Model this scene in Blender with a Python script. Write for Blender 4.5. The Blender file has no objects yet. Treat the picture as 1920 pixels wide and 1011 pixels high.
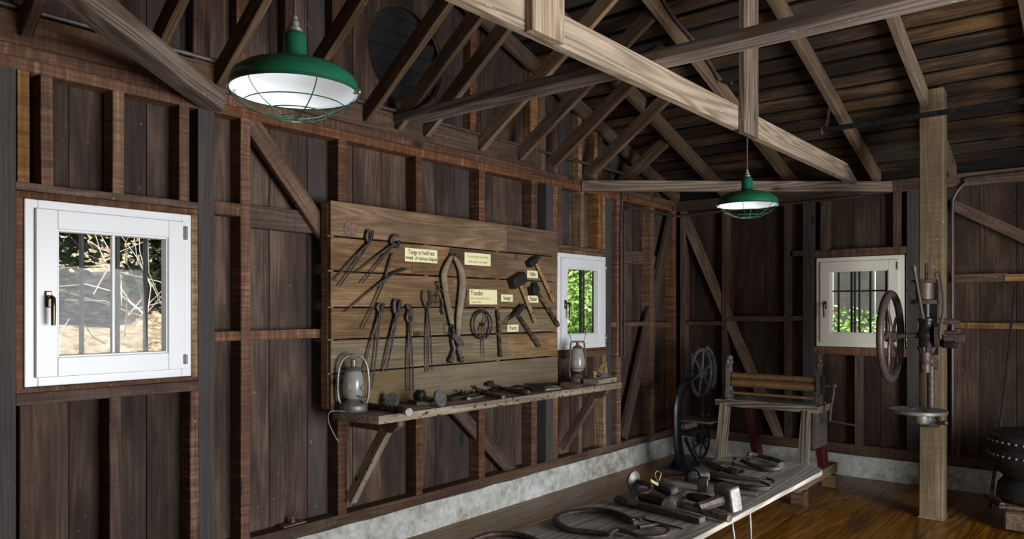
import bpy, bmesh, math, random
from mathutils import Vector, Matrix, Quaternion
R = random.Random(7)
C = bpy.context.scene.collection
S = bpy.context.scene
PI = math.pi
# ------------------------------------------------------------------ camera, world, lights
FPX = 1407.0
EYE = Vector((0, 0, 1.55))
TH = math.radians(-50.55)
FWD = Vector((-math.sin(TH), math.cos(TH), 0)); RGT = Vector((math.cos(TH), math.sin(TH), 0)); UP = Vector((0, 0, 1))
cam = bpy.data.cameras.new('camera'); co = bpy.data.objects.new('camera', cam); C.objects.link(co)
co.location = EYE; co.rotation_euler = (PI/2, 0, TH)
cam.sensor_width = 36; cam.lens = FPX/1920*36; cam.shift_y = 76.5/1920; cam.clip_start = .05; cam.clip_end = 300
S.camera = co
S.view_settings.view_transform = 'Standard'; S.view_settings.look = 'None'
S.view_settings.gamma = 1; S.view_settings.use_curve_mapping = False
S.view_settings.exposure = 0.0
w = bpy.data.worlds.new('world'); S.world = w; w.use_nodes = True
nt = w.node_tree; bg = nt.nodes['Background']
sky = nt.nodes.new('ShaderNodeTexSky'); sky.sky_type = 'NISHITA'; sky.sun_disc = False
sky.sun_elevation = math.radians(50); sky.sun_rotation = math.radians(-90)
nt.links.new(sky.outputs[0], bg.inputs[0]); bg.inputs[1].default_value = .22
def lamp(name, kind, loc, direction, energy, color, **kw):
    l = bpy.data.lights.new(name, kind); l.energy = energy; l.color = color
    for k, v in kw.items(): setattr(l, k, v)
    o = bpy.data.objects.new(name, l); C.objects.link(o); o.location = loc
    o.rotation_euler = Vector(direction).to_track_quat('-Z', 'Y').to_euler(); return o
lamp('sun', 'SUN', (0, 0, 20), (.45, .36, -.80), 11.0, (1, .95, .86), angle=.01)
# daylight coming in at the open barn door in the wall opposite the tool board; then a weak fill lamp added in the unseen doorway behind the camera
lamp('door_daylight', 'AREA', (3.15, -2.48, 1.1), (-.16, 1, .2), 400, (.95, .975, 1), shape='RECTANGLE', size=2.8, size_y=2.0)
lamp('doorway_fill', 'AREA', (-.40, -1.0, 1.0), (1, .18, .12), 7, (1, .97, .92), shape='RECTANGLE', size=1.6, size_y=2.1)

# ------------------------------------------------------------------ helpers
def ray(px, py):
    return (px-960)/FPX*RGT + FWD + (582-py)/FPX*UP
def onY(px, py, Y):  d = ray(px, py); return EYE + d*(Y/d.y)
def onX(px, py, X):  d = ray(px, py); return EYE + d*(X/d.x)
def onZ(px, py, Z):  d = ray(px, py); return EYE + d*((Z-1.55)/d.z)
YA, XB = 3.80, 7.43
SH = .105                                  # stud depth: sheathing starts behind it
def xa(px, Y=YA): return onY(px, 500, Y).x
def za(px, py, Y=YA): return onY(px, py, Y).z
def yb(px, X=XB): return onX(px, 500, X).y
def zb(px, py, X=XB): return onX(px, py, X).z

def props(o, label=None, cat=None, group=None, kind=None):
    if label: o['label'] = label
    if cat: o['category'] = cat
    if group: o['group'] = group
    if kind: o['kind'] = kind
    return o
def thing(name, label, cat, loc, group=None, kind=None):
    o = bpy.data.objects.new(name, None); C.objects.link(o); o.location = loc; o.empty_display_size = .1
    return props(o, label, cat, group, kind)
def setting(name, label=None, loc=(0, 0, 0)):
    return thing(name, label, None, loc, kind='structure')

class MB:
    def __init__(s): s.bm = bmesh.new()
    def _sm(s, faces, flag=True):
        for f in faces: f.smooth = flag
    def box(s, c, size, rot=None, bev=0.0):
        M = Matrix.Translation(Vector(c)) @ (rot.to_matrix().to_4x4() if isinstance(rot, Quaternion) else (rot.to_4x4() if rot else Matrix.Identity(4))) @ Matrix.Diagonal((size[0], size[1], size[2], 1))
        b2 = bmesh.new(); bmesh.ops.create_cube(b2, size=1, matrix=M)
        if bev: bmesh.ops.bevel(b2, geom=b2.edges[:], offset=bev, segments=1, profile=.5, affect='EDGES')
        s._merge(b2); return s
    def bar(s, p0, p1, w, h, up=(0, 0, 1), bev=0.0, w1=None, h1=None):
        """rectangular bar, w across, h along up; tapers to w1,h1"""
        p0, p1 = Vector(p0), Vector(p1); M, L = frame(p0, p1, up)
        w1 = w if w1 is None else w1; h1 = h if h1 is None else h1
        b2 = bmesh.new(); v = []
        for x, a, b in ((-L/2, w, h), (L/2, w1, h1)):
            for sy, sz in ((-1, -1), (1, -1), (1, 1), (-1, 1)): v.append(b2.verts.new(M @ Vector((x, sy*a/2, sz*b/2))))
        for q in ((3, 2, 1, 0), (4, 5, 6, 7), (0, 1, 5, 4), (1, 2, 6, 5), (2, 3, 7, 6), (3, 0, 4, 7)): b2.faces.new([v[i] for i in q])
        if bev: bmesh.ops.bevel(b2, geom=b2.edges[:], offset=bev, segments=1, profile=.5, affect='EDGES')
        s._merge(b2); return s
    def _merge(s, b2):
        bmesh.ops.recalc_face_normals(b2, faces=b2.faces[:])
        m = bpy.data.meshes.new('tmp'); b2.to_mesh(m); b2.free(); s.bm.from_mesh(m); bpy.data.meshes.remove(m)
    def tube(s, pts, r, n=8, closed=False, flat=1.0, flatdir=None):
        """round tube along points; r a number or one per point; flat<1 squashes it along flatdir"""
        pts = [Vector(p) for p in pts]; N = len(pts)
        rs = r if isinstance(r, (list, tuple)) else [r]*N
        b = s.bm; rings = []; prev = None
        for i, p in enumerate(pts):
            if closed: t = pts[(i+1) % N]-pts[i-1]
            else: t = pts[min(i+1, N-1)]-pts[max(i-1, 0)]
            t.normalize()
            if flatdir is not None:
                a = Vector(flatdir).cross(t)
                if a.length < 1e-4: a = t.orthogonal()
                a.normalize(); c = t.cross(a).normalized()
            else:
                if prev is None: a = t.orthogonal().normalized()
                else: a = (prev - t*prev.dot(t)); a = a.normalized() if a.length > 1e-5 else t.orthogonal().normalized()
                prev = a; c = t.cross(a)
            rings.append([b.verts.new(p+a*rs[i]*math.cos(2*PI*k/n)+c*rs[i]*flat*math.sin(2*PI*k/n)) for k in range(n)])
        fs = []
        for i in range(N if closed else N-1):
            A, B = rings[i], rings[(i+1) % N]
            for k in range(n): fs.append(b.faces.new((A[k], A[(k+1) % n], B[(k+1) % n], B[k])))
        s._sm(fs)
        if not closed: b.faces.new(rings[0][::-1]); b.faces.new(rings[-1])
        return s
    def cyl(s, p0, p1, r, r1=None, n=16): return s.tube([p0, p1], [r, r if r1 is None else r1], n)
    def lathe(s, prof, c=(0, 0, 0), axis=(0, 0, 1), n=24, scale=(1, 1)):
        """prof: (r, z) pairs along axis"""
        q = Vector((0, 0, 1)).rotation_difference(Vector(axis)); c = Vector(c); b = s.bm; rings = []
        for r, z in prof:
            if r < 1e-5: rings.append([b.verts.new(c+q @ Vector((0, 0, z)))])
            else: rings.append([b.verts.new(c+q @ Vector((r*math.cos(2*PI*k/n)*scale[0], r*math.sin(2*PI*k/n)*scale[1], z))) for k in range(n)])
        fs = []
        for A, B in zip(rings, rings[1:]):
            for k in range(n):
                k2 = (k+1) % n
                if len(A) == 1 and len(B) == 1: continue
                if len(A) == 1: fs.append(b.faces.new((A[0], B[k], B[k2])))
                elif len(B) == 1: fs.append(b.faces.new((A[k], A[k2], B[0])))
                else: fs.append(b.faces.new((A[k], A[k2], B[k2], B[k])))
        s._sm(fs); return s
    def ring(s, c, R_, r, axis=(0, 0, 1), n=28, m=8, flat=1.0, sc=(1, 1), a0=0, a1=2*PI):
        q = Vector((0, 0, 1)).rotation_difference(Vector(axis)); c = Vector(c); full = abs(a1-a0-2*PI) < 1e-6
        k = n if full else n+1
        pts = [c+q @ Vector((R_*sc[0]*math.cos(a0+(a1-a0)*i/n), R_*sc[1]*math.sin(a0+(a1-a0)*i/n), 0)) for i in range(k)]
        return s.tube(pts, r, m, closed=full, flat=flat, flatdir=(q @ Vector((0, 0, 1))) if flat != 1 else None)
    def ball(s, c, r, sc=(1, 1, 1), n=12):
        M = Matrix.Translation(Vector(c)) @ Matrix.Diagonal((r*sc[0], r*sc[1], r*sc[2], 1))
        b2 = bmesh.new(); bmesh.ops.create_uvsphere(b2, u_segments=n, v_segments=max(6, n*2//3), radius=1, matrix=M)
        for f in b2.faces: f.smooth = True
        s._merge(b2); return s
    def prism(s, poly, M, h):
        """poly in local xy, extruded h along local z, placed by M"""
        b2 = bmesh.new(); n = len(poly)
        lo = [b2.verts.new(M @ Vector((x, y, 0))) for x, y in poly]; hi = [b2.verts.new(M @ Vector((x, y, h))) for x, y in poly]
        b2.faces.new(lo[::-1]); b2.faces.new(hi)
        for i in range(n): b2.faces.new((lo[i], lo[(i+1) % n], hi[(i+1) % n], hi[i]))
        s._merge(b2); return s
    def build(s, name, mat, parent=None, origin=None, angle=40):
        me = bpy.data.meshes.new(name)
        bmesh.ops.recalc_face_normals(s.bm, faces=s.bm.faces[:])
        if parent is not None: org = Vector(parent_world(parent))
        elif origin is not None: org = Vector(origin)
        else:
            vs = [v.co for v in s.bm.verts]
            lo = [min(v[i] for v in vs) for i in range(3)]; hi = [max(v[i] for v in vs) for i in range(3)]
            org = Vector(((lo[0]+hi[0])/2, (lo[1]+hi[1])/2, lo[2]))
        bmesh.ops.translate(s.bm, verts=s.bm.verts[:], vec=-org)
        s.bm.to_mesh(me); s.bm.free(); me.materials.append(mat)
        if angle: me.set_sharp_from_angle(angle=math.radians(angle))
        o = bpy.data.objects.new(name, me); C.objects.link(o)
        if parent is not None: o.parent = parent
        else: o.location = org
        return o
def parent_world(p):
    v = Vector((0, 0, 0))
    while p is not None: v = v + Vector(p.location); p = p.parent
    return v
def frame(p0, p1, up=(0, 0, 1)):
    x = (p1-p0); L = x.length; x = x.normalized(); u = Vector(up)
    y = u.cross(x)
    if y.length < 1e-4: u = Vector((1, 0, 0)) if abs(x.x) < .9 else Vector((0, 1, 0)); y = u.cross(x)
    y.normalize(); z = x.cross(y)
    M = Matrix((( x.x, y.x, z.x), (x.y, y.y, z.y), (x.z, y.z, z.z))).to_4x4()
    return Matrix.Translation((p0+p1)/2) @ M, L
def rough_box(L, w, h, bev=.003, jit=.0012, seg=None):
    """a sawn timber: eight-sided section along local X, edges slightly uneven"""
    seg = seg or (2 if L < .5 else 4 if L < 1.5 else 6)
    bev = min(bev, w*.2, h*.2); sec = []
    for sy, sz in ((-1, -1), (1, -1), (1, 1), (-1, 1)):
        a = (sy*(w/2-bev), sz*h/2); b = (sy*w/2, sz*(h/2-bev))
        sec += [b, a] if (sy*sz) > 0 else [a, b]
    sec = [(sec[i][0], sec[i][1]) for i in range(8)]
    sec.sort(key=lambda p: math.atan2(p[1]/h, p[0]/w))
    vs = []; fs = []
    for i in range(seg+1):
        x = -L/2+L*i/seg; dy, dz = R.uniform(-jit, jit), R.uniform(-jit, jit)
        for y, z in sec: vs.append((x, y+dy+R.uniform(-jit, jit)*.6, z+dz+R.uniform(-jit, jit)*.6))
    for i in range(seg):
        for k in range(8):
            a = i*8+k; b = i*8+(k+1) % 8; fs.append((a, b, b+8, a+8))
    fs.append(tuple(range(7, -1, -1))); fs.append(tuple(seg*8+k for k in range(8)))
    me = bpy.data.meshes.new('timber'); me.from_pydata(vs, [], fs); me.update(); return me
def board(name, mat, p0, p1, w, h, parent=None, up=(0, 0, 1), bev=.003, jit=.0012, seg=None):
    """timber with its length p0-p1, w across and h along up"""
    p0, p1 = Vector(p0), Vector(p1); M, L = frame(p0, p1, up)
    me = rough_box(L, w, h, bev, jit, seg); me.name = name; me.materials.append(mat)
    o = bpy.data.objects.new(name, me); C.objects.link(o)
    if parent is not None: o.parent = parent; M = Matrix.Translation(-parent_world(parent)) @ M
    o.matrix_local = M if parent is not None else M
    if parent is None: o.location = M.to_translation(); o.rotation_euler = M.to_euler()
    return o
def abox(name, mat, x0, x1, y0, y1, z0, z1, parent, along, bev=.003, jit=.0012):
    """axis-aligned timber; along is 'x', 'y' or 'z', the grain direction"""
    cx, cy, cz = (x0+x1)/2, (y0+y1)/2, (z0+z1)/2
    if along == 'x': return board(name, mat, (x0, cy, cz), (x1, cy, cz), y1-y0, z1-z0, parent, (0, 0, 1), bev, jit)
    if along == 'y': return board(name, mat, (cx, y0, cz), (cx, y1, cz), x1-x0, z1-z0, parent, (0, 0, 1), bev, jit)
    return board(name, mat, (cx, cy, z0), (cx, cy, z1), x1-x0, y1-y0, parent, (0, 1, 0), bev, jit)
def spline(pts, k=6):
    pts = [Vector(p) for p in pts]; out = []
    for i in range(len(pts)-1):
        p0 = pts[max(i-1, 0)]; p1 = pts[i]; p2 = pts[i+1]; p3 = pts[min(i+2, len(pts)-1)]
        for j in range(k):
            t = j/k
            out.append(.5*((2*p1)+(p2-p0)*t+(2*p0-5*p1+4*p2-p3)*t*t+(3*p1-p0-3*p2+p3)*t**3))
    out.append(pts[-1]); return out

# ------------------------------------------------------------------ materials
def newmat(name):
    m = bpy.data.materials.new(name); m.use_nodes = True; nt = m.node_tree
    return m, nt, nt.nodes['Principled BSDF']
def N(nt, t, **kw):
    n = nt.nodes.new(t)
    for k, v in kw.items():
        if k.startswith('i_'): n.inputs[k[2:]].default_value = v
        elif k[0] == 'n' and k[1:].isdigit(): n.inputs[int(k[1:])].default_value = v
        else: setattr(n, k, v)
    return n
def ramp(nt, fac, stops):
    r = nt.nodes.new('ShaderNodeValToRGB'); el = r.color_ramp.elements
    while len(el) < len(stops): el.new(.5)
    for e, (p, c) in zip(el, stops): e.position = p; e.color = (*c, 1)
    nt.links.new(fac, r.inputs[0]); return r.outputs[0]
def math_(nt, op, a, b=None, clamp=False):
    n = nt.nodes.new('ShaderNodeMath'); n.operation = op; n.use_clamp = clamp
    for i, v in enumerate((a, b)):
        if v is None: continue
        if isinstance(v, (int, float)): n.inputs[i].default_value = v
        else: nt.links.new(v, n.inputs[i])
    return n.outputs[0]
def mixc(nt, f, a, b, mode='MIX'):
    n = nt.nodes.new('ShaderNodeMix'); n.data_type = 'RGBA'; n.blend_type = mode
    for sock, v in ((n.inputs[0], f), (n.inputs[6], a), (n.inputs[7], b)):
        if isinstance(v, (int, float)): sock.default_value = v
        elif isinstance(v, tuple): sock.default_value = (*v, 1)
        else: nt.links.new(v, sock)
    return n.outputs[2]
def noise(nt, vec, scale, detail=6, rough=.6, dist=0):
    n = nt.nodes.new('ShaderNodeTexNoise'); n.inputs['Scale'].default_value = scale; n.inputs['Detail'].default_value = detail
    n.inputs['Roughness'].default_value = rough; n.inputs['Distortion'].default_value = dist; nt.links.new(vec, n.inputs['Vector']); return n.outputs[0]
def scaled(nt, vec, s):
    m = nt.nodes.new('ShaderNodeMapping'); m.inputs['Scale'].default_value = s; nt.links.new(vec, m.inputs['Vector']); return m.outputs[0]
def wood(name, dark, mid, light, rough=.8, spec=.25, var=.35, rings=.35, saw=.0, blotch=.5, bump=.35, extra=None, ringfreq=9, speck=False):
    m, nt, b = newmat(name); L = nt.links
    tc = N(nt, 'ShaderNodeTexCoord'); oi = N(nt, 'ShaderNodeObjectInfo')
    off = N(nt, 'ShaderNodeVectorMath', operation='SCALE'); off.inputs[0].default_value = (31.7, 17.3, 23.9); L.new(oi.outputs['Random'], off.inputs['Scale'])
    ad = N(nt, 'ShaderNodeVectorMath', operation='ADD'); L.new(tc.outputs['Object'], ad.inputs[0]); L.new(off.outputs[0], ad.inputs[1]); v = ad.outputs[0]
    g1 = noise(nt, scaled(nt, v, (2.2, 85, 85)), 1, 6, .72)
    g2 = noise(nt, scaled(nt, v, (.5, 9, 9)), 1, 4, .6)
    field = noise(nt, scaled(nt, v, (.28, 5, 5)), 1, 2.5, .45)
    rg = math_(nt, 'SINE', math_(nt, 'MULTIPLY', field, ringfreq*4*PI)); rg = math_(nt, 'MULTIPLY_ADD', rg, .5); nt.nodes[-1].inputs[2].default_value = .5
    bl = noise(nt, scaled(nt, v, (1.1, 3.5, 3.5)), 1, 5, .6)
    f = math_(nt, 'ADD', math_(nt, 'MULTIPLY', g1, .62), math_(nt, 'MULTIPLY', g2, .38))
    f = math_(nt, 'ADD', math_(nt, 'MULTIPLY', f, 1-rings), math_(nt, 'MULTIPLY', rg, rings))
    f = math_(nt, 'ADD', math_(nt, 'MULTIPLY', f, 1-blotch*.6), math_(nt, 'MULTIPLY', bl, blotch*.6))
    if saw:
        sm = noise(nt, scaled(nt, v, (55, 2.5, 2.5)), 1, 3, .6, .4); f = math_(nt, 'ADD', math_(nt, 'MULTIPLY', f, 1-saw), math_(nt, 'MULTIPLY', sm, saw))
    col = ramp(nt, f, [(.34, dark), (.50, mid), (.65, light)])
    rnd2 = math_(nt, 'FRACT', math_(nt, 'MULTIPLY', oi.outputs['Random'], 7.31))
    if extra: col = mixc(nt, math_(nt, 'MULTIPLY', math_(nt, 'GREATER_THAN', rnd2, 1-extra[1]), .75), col, mixc(nt, f, tuple(c*.6 for c in extra[0]), tuple(c*1.35 for c in extra[0])))
    # dark old stains that run along the board
    st = noise(nt, scaled(nt, v, (.8, 2.2, 2.2)), 1.6, 4, .55)
    col = mixc(nt, math_(nt, 'MULTIPLY', ramp(nt, st, [(.52, (0, 0, 0)), (.66, (1, 1, 1))]), .55*blotch), col, tuple(c*.35 for c in mid))
    fk = noise(nt, scaled(nt, v, (.8, 1, 1)), 38, 3, .6)
    col = mixc(nt, math_(nt, 'MULTIPLY', ramp(nt, fk, [(.69, (0, 0, 0)), (.73, (1, 1, 1))]), .55), col, tuple(min(1, c*1.7+.03) for c in light))
    if speck:
        sk = noise(nt, scaled(nt, v, (1, 1.6, 1.6)), 30, 3, .6)
        col = mixc(nt, ramp(nt, sk, [(.60, (0, 0, 0)), (.65, (1, 1, 1))]), col, (.02, .016, .013))
    kn = nt.nodes.new('ShaderNodeTexVoronoi'); kn.inputs['Scale'].default_value = 1; nt.links.new(scaled(nt, v, (1.3, 3.2, 3.2)), kn.inputs['Vector'])
    col = mixc(nt, math_(nt, 'MULTIPLY', ramp(nt, kn.outputs['Distance'], [(.035, (1, 1, 1)), (.10, (0, 0, 0))]), .8), col, tuple(c*.35 for c in dark))
    hs = N(nt, 'ShaderNodeHueSaturation'); L.new(col, hs.inputs['Color'])
    L.new(math_(nt, 'ADD', math_(nt, 'MULTIPLY', oi.outputs['Random'], 2*var), 1-var), hs.inputs['Value'])
    L.new(math_(nt, 'ADD', math_(nt, 'MULTIPLY', rnd2, .35), 1.0), hs.inputs['Saturation'])
    L.new(hs.outputs[0], b.inputs['Base Color'])
    b.inputs['Roughness'].default_value = rough; b.inputs['Specular IOR Level'].default_value = spec
    bp = N(nt, 'ShaderNodeBump'); bp.inputs['Strength'].default_value = bump; bp.inputs['Distance'].default_value = .004; L.new(f, bp.inputs['Height']); L.new(bp.outputs[0], b.inputs['Normal'])
    return m
def plain(name, col, rough=.5, metal=0, spec=.5, noise_amt=.25, nscale=30, bump=.15, rough_var=0, col2=None):
    m, nt, b = newmat(name); L = nt.links; tc = N(nt, 'ShaderNodeTexCoord')
    n = noise(nt, tc.outputs['Object'], nscale, 5, .6)
    c2 = col2 or tuple(c*(1-noise_amt) for c in col); c1 = tuple(min(1, c*(1+noise_amt)) for c in col)
    L.new(ramp(nt, n, [(.35, c2), (.65, c1)]), b.inputs['Base Color'])
    b.inputs['Roughness'].default_value = rough; b.inputs['Metallic'].default_value = metal; b.inputs['Specular IOR Level'].default_value = spec
    if rough_var: L.new(math_(nt, 'ADD', math_(nt, 'MULTIPLY', n, rough_var), rough-rough_var/2), b.inputs['Roughness'])
    if bump:
        bp = N(nt, 'ShaderNodeBump'); bp.inputs['Strength'].default_value = bump; bp.inputs['Distance'].default_value = .002; L.new(n, bp.inputs['Height']); L.new(bp.outputs[0], b.inputs['Normal'])
    return m
M = {}
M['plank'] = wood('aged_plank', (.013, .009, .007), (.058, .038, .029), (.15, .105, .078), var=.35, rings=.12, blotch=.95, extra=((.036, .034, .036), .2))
M['plank_dark'] = wood('dark_brown_plank', (.009, .006, .005), (.038, .025, .018), (.10, .068, .047), var=.3, rings=.12, blotch=.95)  # darker brown plank tone, only on the back wall
M['stud'] = wood('redwood_stud', (.04, .021, .015), (.105, .058, .040), (.27, .165, .115), var=.32, rings=.08, saw=.38, blotch=.5)
M['stud_old'] = wood('old_brown_stud', (.03, .019, .014), (.085, .056, .042), (.18, .128, .098), var=.28, rings=.12, saw=.15)
M['orange'] = wood('raw_orange_stud', (.07, .038, .020), (.19, .115, .068), (.42, .29, .19), var=.2, rings=.12, saw=.35)
M['gray'] = wood('grey_painted_post', (.036, .031, .030), (.058, .050, .048), (.078, .068, .066), var=.08, rings=.1, blotch=.2, bump=.1)
M['rafter'] = wood('rafter_wood', (.045, .031, .022), (.125, .090, .064), (.25, .19, .14), var=.25, rings=.12, saw=.1)
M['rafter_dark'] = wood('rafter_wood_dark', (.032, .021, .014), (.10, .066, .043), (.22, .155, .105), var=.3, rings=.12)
M['tie'] = wood('bleached_tie_wood', (.13, .097, .07), (.27, .215, .165), (.40, .33, .262), var=.06, rings=.2, blotch=.3, ringfreq=14)
M['grey_tie'] = wood('grey_brown_tie', (.06, .045, .035), (.13, .10, .08), (.24, .19, .155), var=.12, rings=.25)
M['roof'] = wood('roof_board', (.006, .005, .004), (.03, .020, .014), (.17, .10, .052), rough=.55, spec=.5, var=.4, rings=.1, blotch=.9, extra=((.05, .045, .04), .15))
M['void'] = plain('pitch_dark_slat', (.007, .007, .008), .6, 0, nscale=10, bump=0)
M['shingle'] = wood('shingle_underside', (.003, .002, .002), (.006, .005, .004), (.013, .010, .008), var=.3)
M['brownboard'] = wood('display_board_wood', (.04, .025, .015), (.148, .095, .058), (.31, .215, .135), var=.2, rings=.13, blotch=.85, extra=((.15, .12, .082), .25), ringfreq=12)
M['shelf'] = wood('speckled_shelf_wood', (.09, .07, .05), (.24, .20, .155), (.50, .44, .35), var=.1, rings=.1, blotch=.7, speck=True)
M['table'] = wood('weathered_table_wood', (.13, .115, .10), (.26, .235, .205), (.40, .37, .33), var=.05, rings=.2, blotch=.25, rough=.7)
M['post'] = wood('rough_post_wood', (.04, .03, .018), (.125, .092, .058), (.27, .205, .135), var=.05, rings=.05, saw=.12, blotch=.6, bump=.7)
M['bench'] = wood('bench_leg_wood', (.04, .034, .028), (.12, .10, .08), (.24, .205, .17), var=.15)
M['redleg'] = wood('red_painted_wood', (.016, .005, .004), (.045, .010, .009), (.085, .022, .018), var=.1, rings=.1)
M['floorwood'] = wood('varnished_floor', (.075, .028, .006), (.19, .082, .018), (.31, .15, .04), rough=.36, spec=.4, var=.22, rings=.3, blotch=.6, bump=.05)
M['handlewood'] = wood('hammer_handle_wood', (.12, .075, .04), (.30, .20, .11), (.46, .33, .2), var=.15, rings=.05, blotch=.2)
M['handledark'] = wood('dark_handle_wood', (.03, .02, .014), (.08, .055, .04), (.16, .115, .085), var=.15)
M['hame'] = wood('grey_hame_wood', (.09, .07, .048), (.21, .165, .115), (.34, .28, .20), var=.05, rings=.03, blotch=.3)
M['iron'] = plain('rusty_iron', (.075, .055, .048), .55, .45, nscale=45, noise_amt=.45, bump=.5)
M['iron2'] = plain('dark_iron', (.035, .031, .03), .5, .5, nscale=40, noise_amt=.4, bump=.4)
M['iron_lt'] = plain('worn_grey_iron', (.17, .155, .15), .5, .55, nscale=40, noise_amt=.35, bump=.4)
M['blackiron'] = plain('black_machine_iron', (.02, .022, .025), .38, .5, nscale=25, noise_amt=.4, bump=.2)
M['brightroll'] = plain('polished_brown_roller', (.34, .20, .10), .16, .7, nscale=14, noise_amt=.2, bump=.05)
M['steel'] = plain('bare_steel', (.45, .45, .45), .3, .9, nscale=30, bump=.05)
M['brownpaint'] = plain('brown_painted_metal', (.085, .06, .052), .5, .3, nscale=50, noise_amt=.25, bump=.15)
M['conduit'] = plain('brown_conduit', (.07, .052, .045), .45, .2, nscale=20, bump=.05)
M['white'] = plain('white_window_paint', (.70, .71, .725), .35, 0, nscale=3, noise_amt=.02, bump=0)
M['cream'] = plain('cream_window_paint', (.72, .69, .60), .4, 0, nscale=3, noise_amt=.03, bump=0)
M['green'] = plain('green_enamel', (.007, .088, .045), .28, 0, nscale=8, noise_amt=.12, bump=0)
M['greenwire'] = plain('green_wire', (.006, .075, .035), .3, 0, nscale=8, bump=0)
M['enamel'] = plain('white_enamel', (.85, .87, .9), .25, 0, nscale=4, noise_amt=.02, bump=0)
M['bronze'] = plain('bronze_handle', (.11, .085, .065), .3, .9, nscale=20, bump=0)
M['tin'] = plain('dull_tin', (.20, .195, .18), .5, .6, nscale=35, noise_amt=.35, bump=.3)
M['rusttin'] = plain('rusted_tin', (.16, .095, .07), .6, .4, nscale=45, noise_amt=.4, bump=.4)
M['paper'] = plain('cream_paper', (.80, .74, .44), .7, 0, nscale=3, noise_amt=.02, bump=0)
M['ink'] = plain('black_ink', (.02, .02, .018), .7, 0, nscale=3, bump=0)
M['greyink'] = plain('faded_ink', (.42, .39, .24), .7, 0, nscale=3, bump=0)
M['brass'] = plain('brass', (.6, .42, .14), .35, .9, nscale=20, bump=0)
M['leather'] = plain('black_leather', (.012, .011, .011), .55, 0, nscale=25, noise_amt=.4, bump=.4)
M['bars'] = plain('iron_window_bar', (.010, .010, .009), .6, .0, nscale=20)
M['leaf'] = plain('sunlit_leaf', (.16, .30, .05), .5, 0, nscale=2, noise_amt=.45, bump=0)
M['leafdark'] = plain('shaded_leaf', (.035, .06, .015), .5, 0, nscale=2, noise_amt=.5, bump=0)  # shade under the trees is put into this leaf colour
M['twig'] = plain('pale_twig', (.42, .38, .33), .7, 0, nscale=10, bump=0)
M['strap'] = plain('old_strap', (.06, .045, .035), .8, 0, nscale=30)
def concrete():
    m, nt, b = newmat('limewashed_concrete'); L = nt.links; tc = N(nt, 'ShaderNodeTexCoord'); v = tc.outputs['Object']
    a = noise(nt, v, 2.2, 8, .65); c = noise(nt, v, 14, 8, .7); d = noise(nt, v, 60, 4, .6)
    f = math_(nt, 'ADD', math_(nt, 'MULTIPLY', a, .5), math_(nt, 'MULTIPLY', c, .5))
    col = ramp(nt, f, [(.36, (.17, .15, .11)), (.46, (.38, .375, .33)), (.60, (.60, .615, .60))])
    col = mixc(nt, ramp(nt, c, [(.60, (0, 0, 0)), (.68, (1, 1, 1))]), col, (.62, .63, .62))
    L.new(col, b.inputs['Base Color']); b.inputs['Roughness'].default_value = .85
    bp = N(nt, 'ShaderNodeBump'); bp.inputs['Strength'].default_value = .5; bp.inputs['Distance'].default_value = .01; L.new(math_(nt, 'ADD', c, math_(nt, 'MULTIPLY', d, .3)), bp.inputs['Height']); L.new(bp.outputs[0], b.inputs['Normal']); return m
M['concrete'] = concrete()
def glassmat(name, fac=1.0, tint=(1, 1, 1)):
    m = bpy.data.materials.new(name); m.use_nodes = True; nt = m.node_tree; nt.nodes.clear()
    out = N(nt, 'ShaderNodeOutputMaterial'); tr = N(nt, 'ShaderNodeBsdfTransparent'); tr.inputs[0].default_value = (*tint, 1)
    gl = N(nt, 'ShaderNodeBsdfGlossy'); gl.inputs['Roughness'].default_value = .02
    fr = N(nt, 'ShaderNodeLayerWeight'); fr.inputs[0].default_value = .5; mx = N(nt, 'ShaderNodeMixShader')
    q = math_(nt, 'MULTIPLY_ADD', math_(nt, 'POWER', fr.outputs[1], 4), fac); q.node.inputs[2].default_value = .006
    nt.links.new(q, mx.inputs[0]); nt.links.new(tr.outputs[0], mx.inputs[1]); nt.links.new(gl.outputs[0], mx.inputs[2]); nt.links.new(mx.outputs[0], out.inputs[0]); return m
M['glass'] = glassmat('window_glass', .12)
def dusty():
    m = bpy.data.materials.new('dusty_globe_glass'); m.use_nodes = True; nt = m.node_tree; nt.nodes.clear()
    out = N(nt, 'ShaderNodeOutputMaterial'); tr = N(nt, 'ShaderNodeBsdfTransparent'); tr.inputs[0].default_value = (.9, .9, .88, 1)
    pb = N(nt, 'ShaderNodeBsdfPrincipled'); pb.inputs['Base Color'].default_value = (.38, .38, .35, 1); pb.inputs['Roughness'].default_value = .18; pb.inputs['Specular IOR Level'].default_value = .8
    tc = N(nt, 'ShaderNodeTexCoord'); n = noise(nt, tc.outputs['Object'], 18, 5, .6); mx = N(nt, 'ShaderNodeMixShader')
    nt.links.new(math_(nt, 'ADD', math_(nt, 'MULTIPLY', n, .5), .35, True), mx.inputs[0]); nt.links.new(tr.outputs[0], mx.inputs[1]); nt.links.new(pb.outputs[0], mx.inputs[2]); nt.links.new(mx.outputs[0], out.inputs[0]); return m
M['dusty'] = dusty()
def ground():
    m, nt, b = newmat('dry_straw_ground'); L = nt.links; tc = N(nt, 'ShaderNodeTexCoord'); v = tc.outputs['Object']
    a = noise(nt, v, 9, 8, .75); c = noise(nt, v, .7, 3, .5)
    col = ramp(nt, a, [(.38, (.10, .065, .03)), (.5, (.42, .32, .19)), (.62, (.80, .70, .50))])
    L.new(col, b.inputs['Base Color']); b.inputs['Roughness'].default_value = .95
    bp = N(nt, 'ShaderNodeBump'); bp.inputs['Strength'].default_value = 1; bp.inputs['Distance'].default_value = .08; L.new(a, bp.inputs['Height']); L.new(bp.outputs[0], b.inputs['Normal']); return m
M['ground'] = ground()
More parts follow.
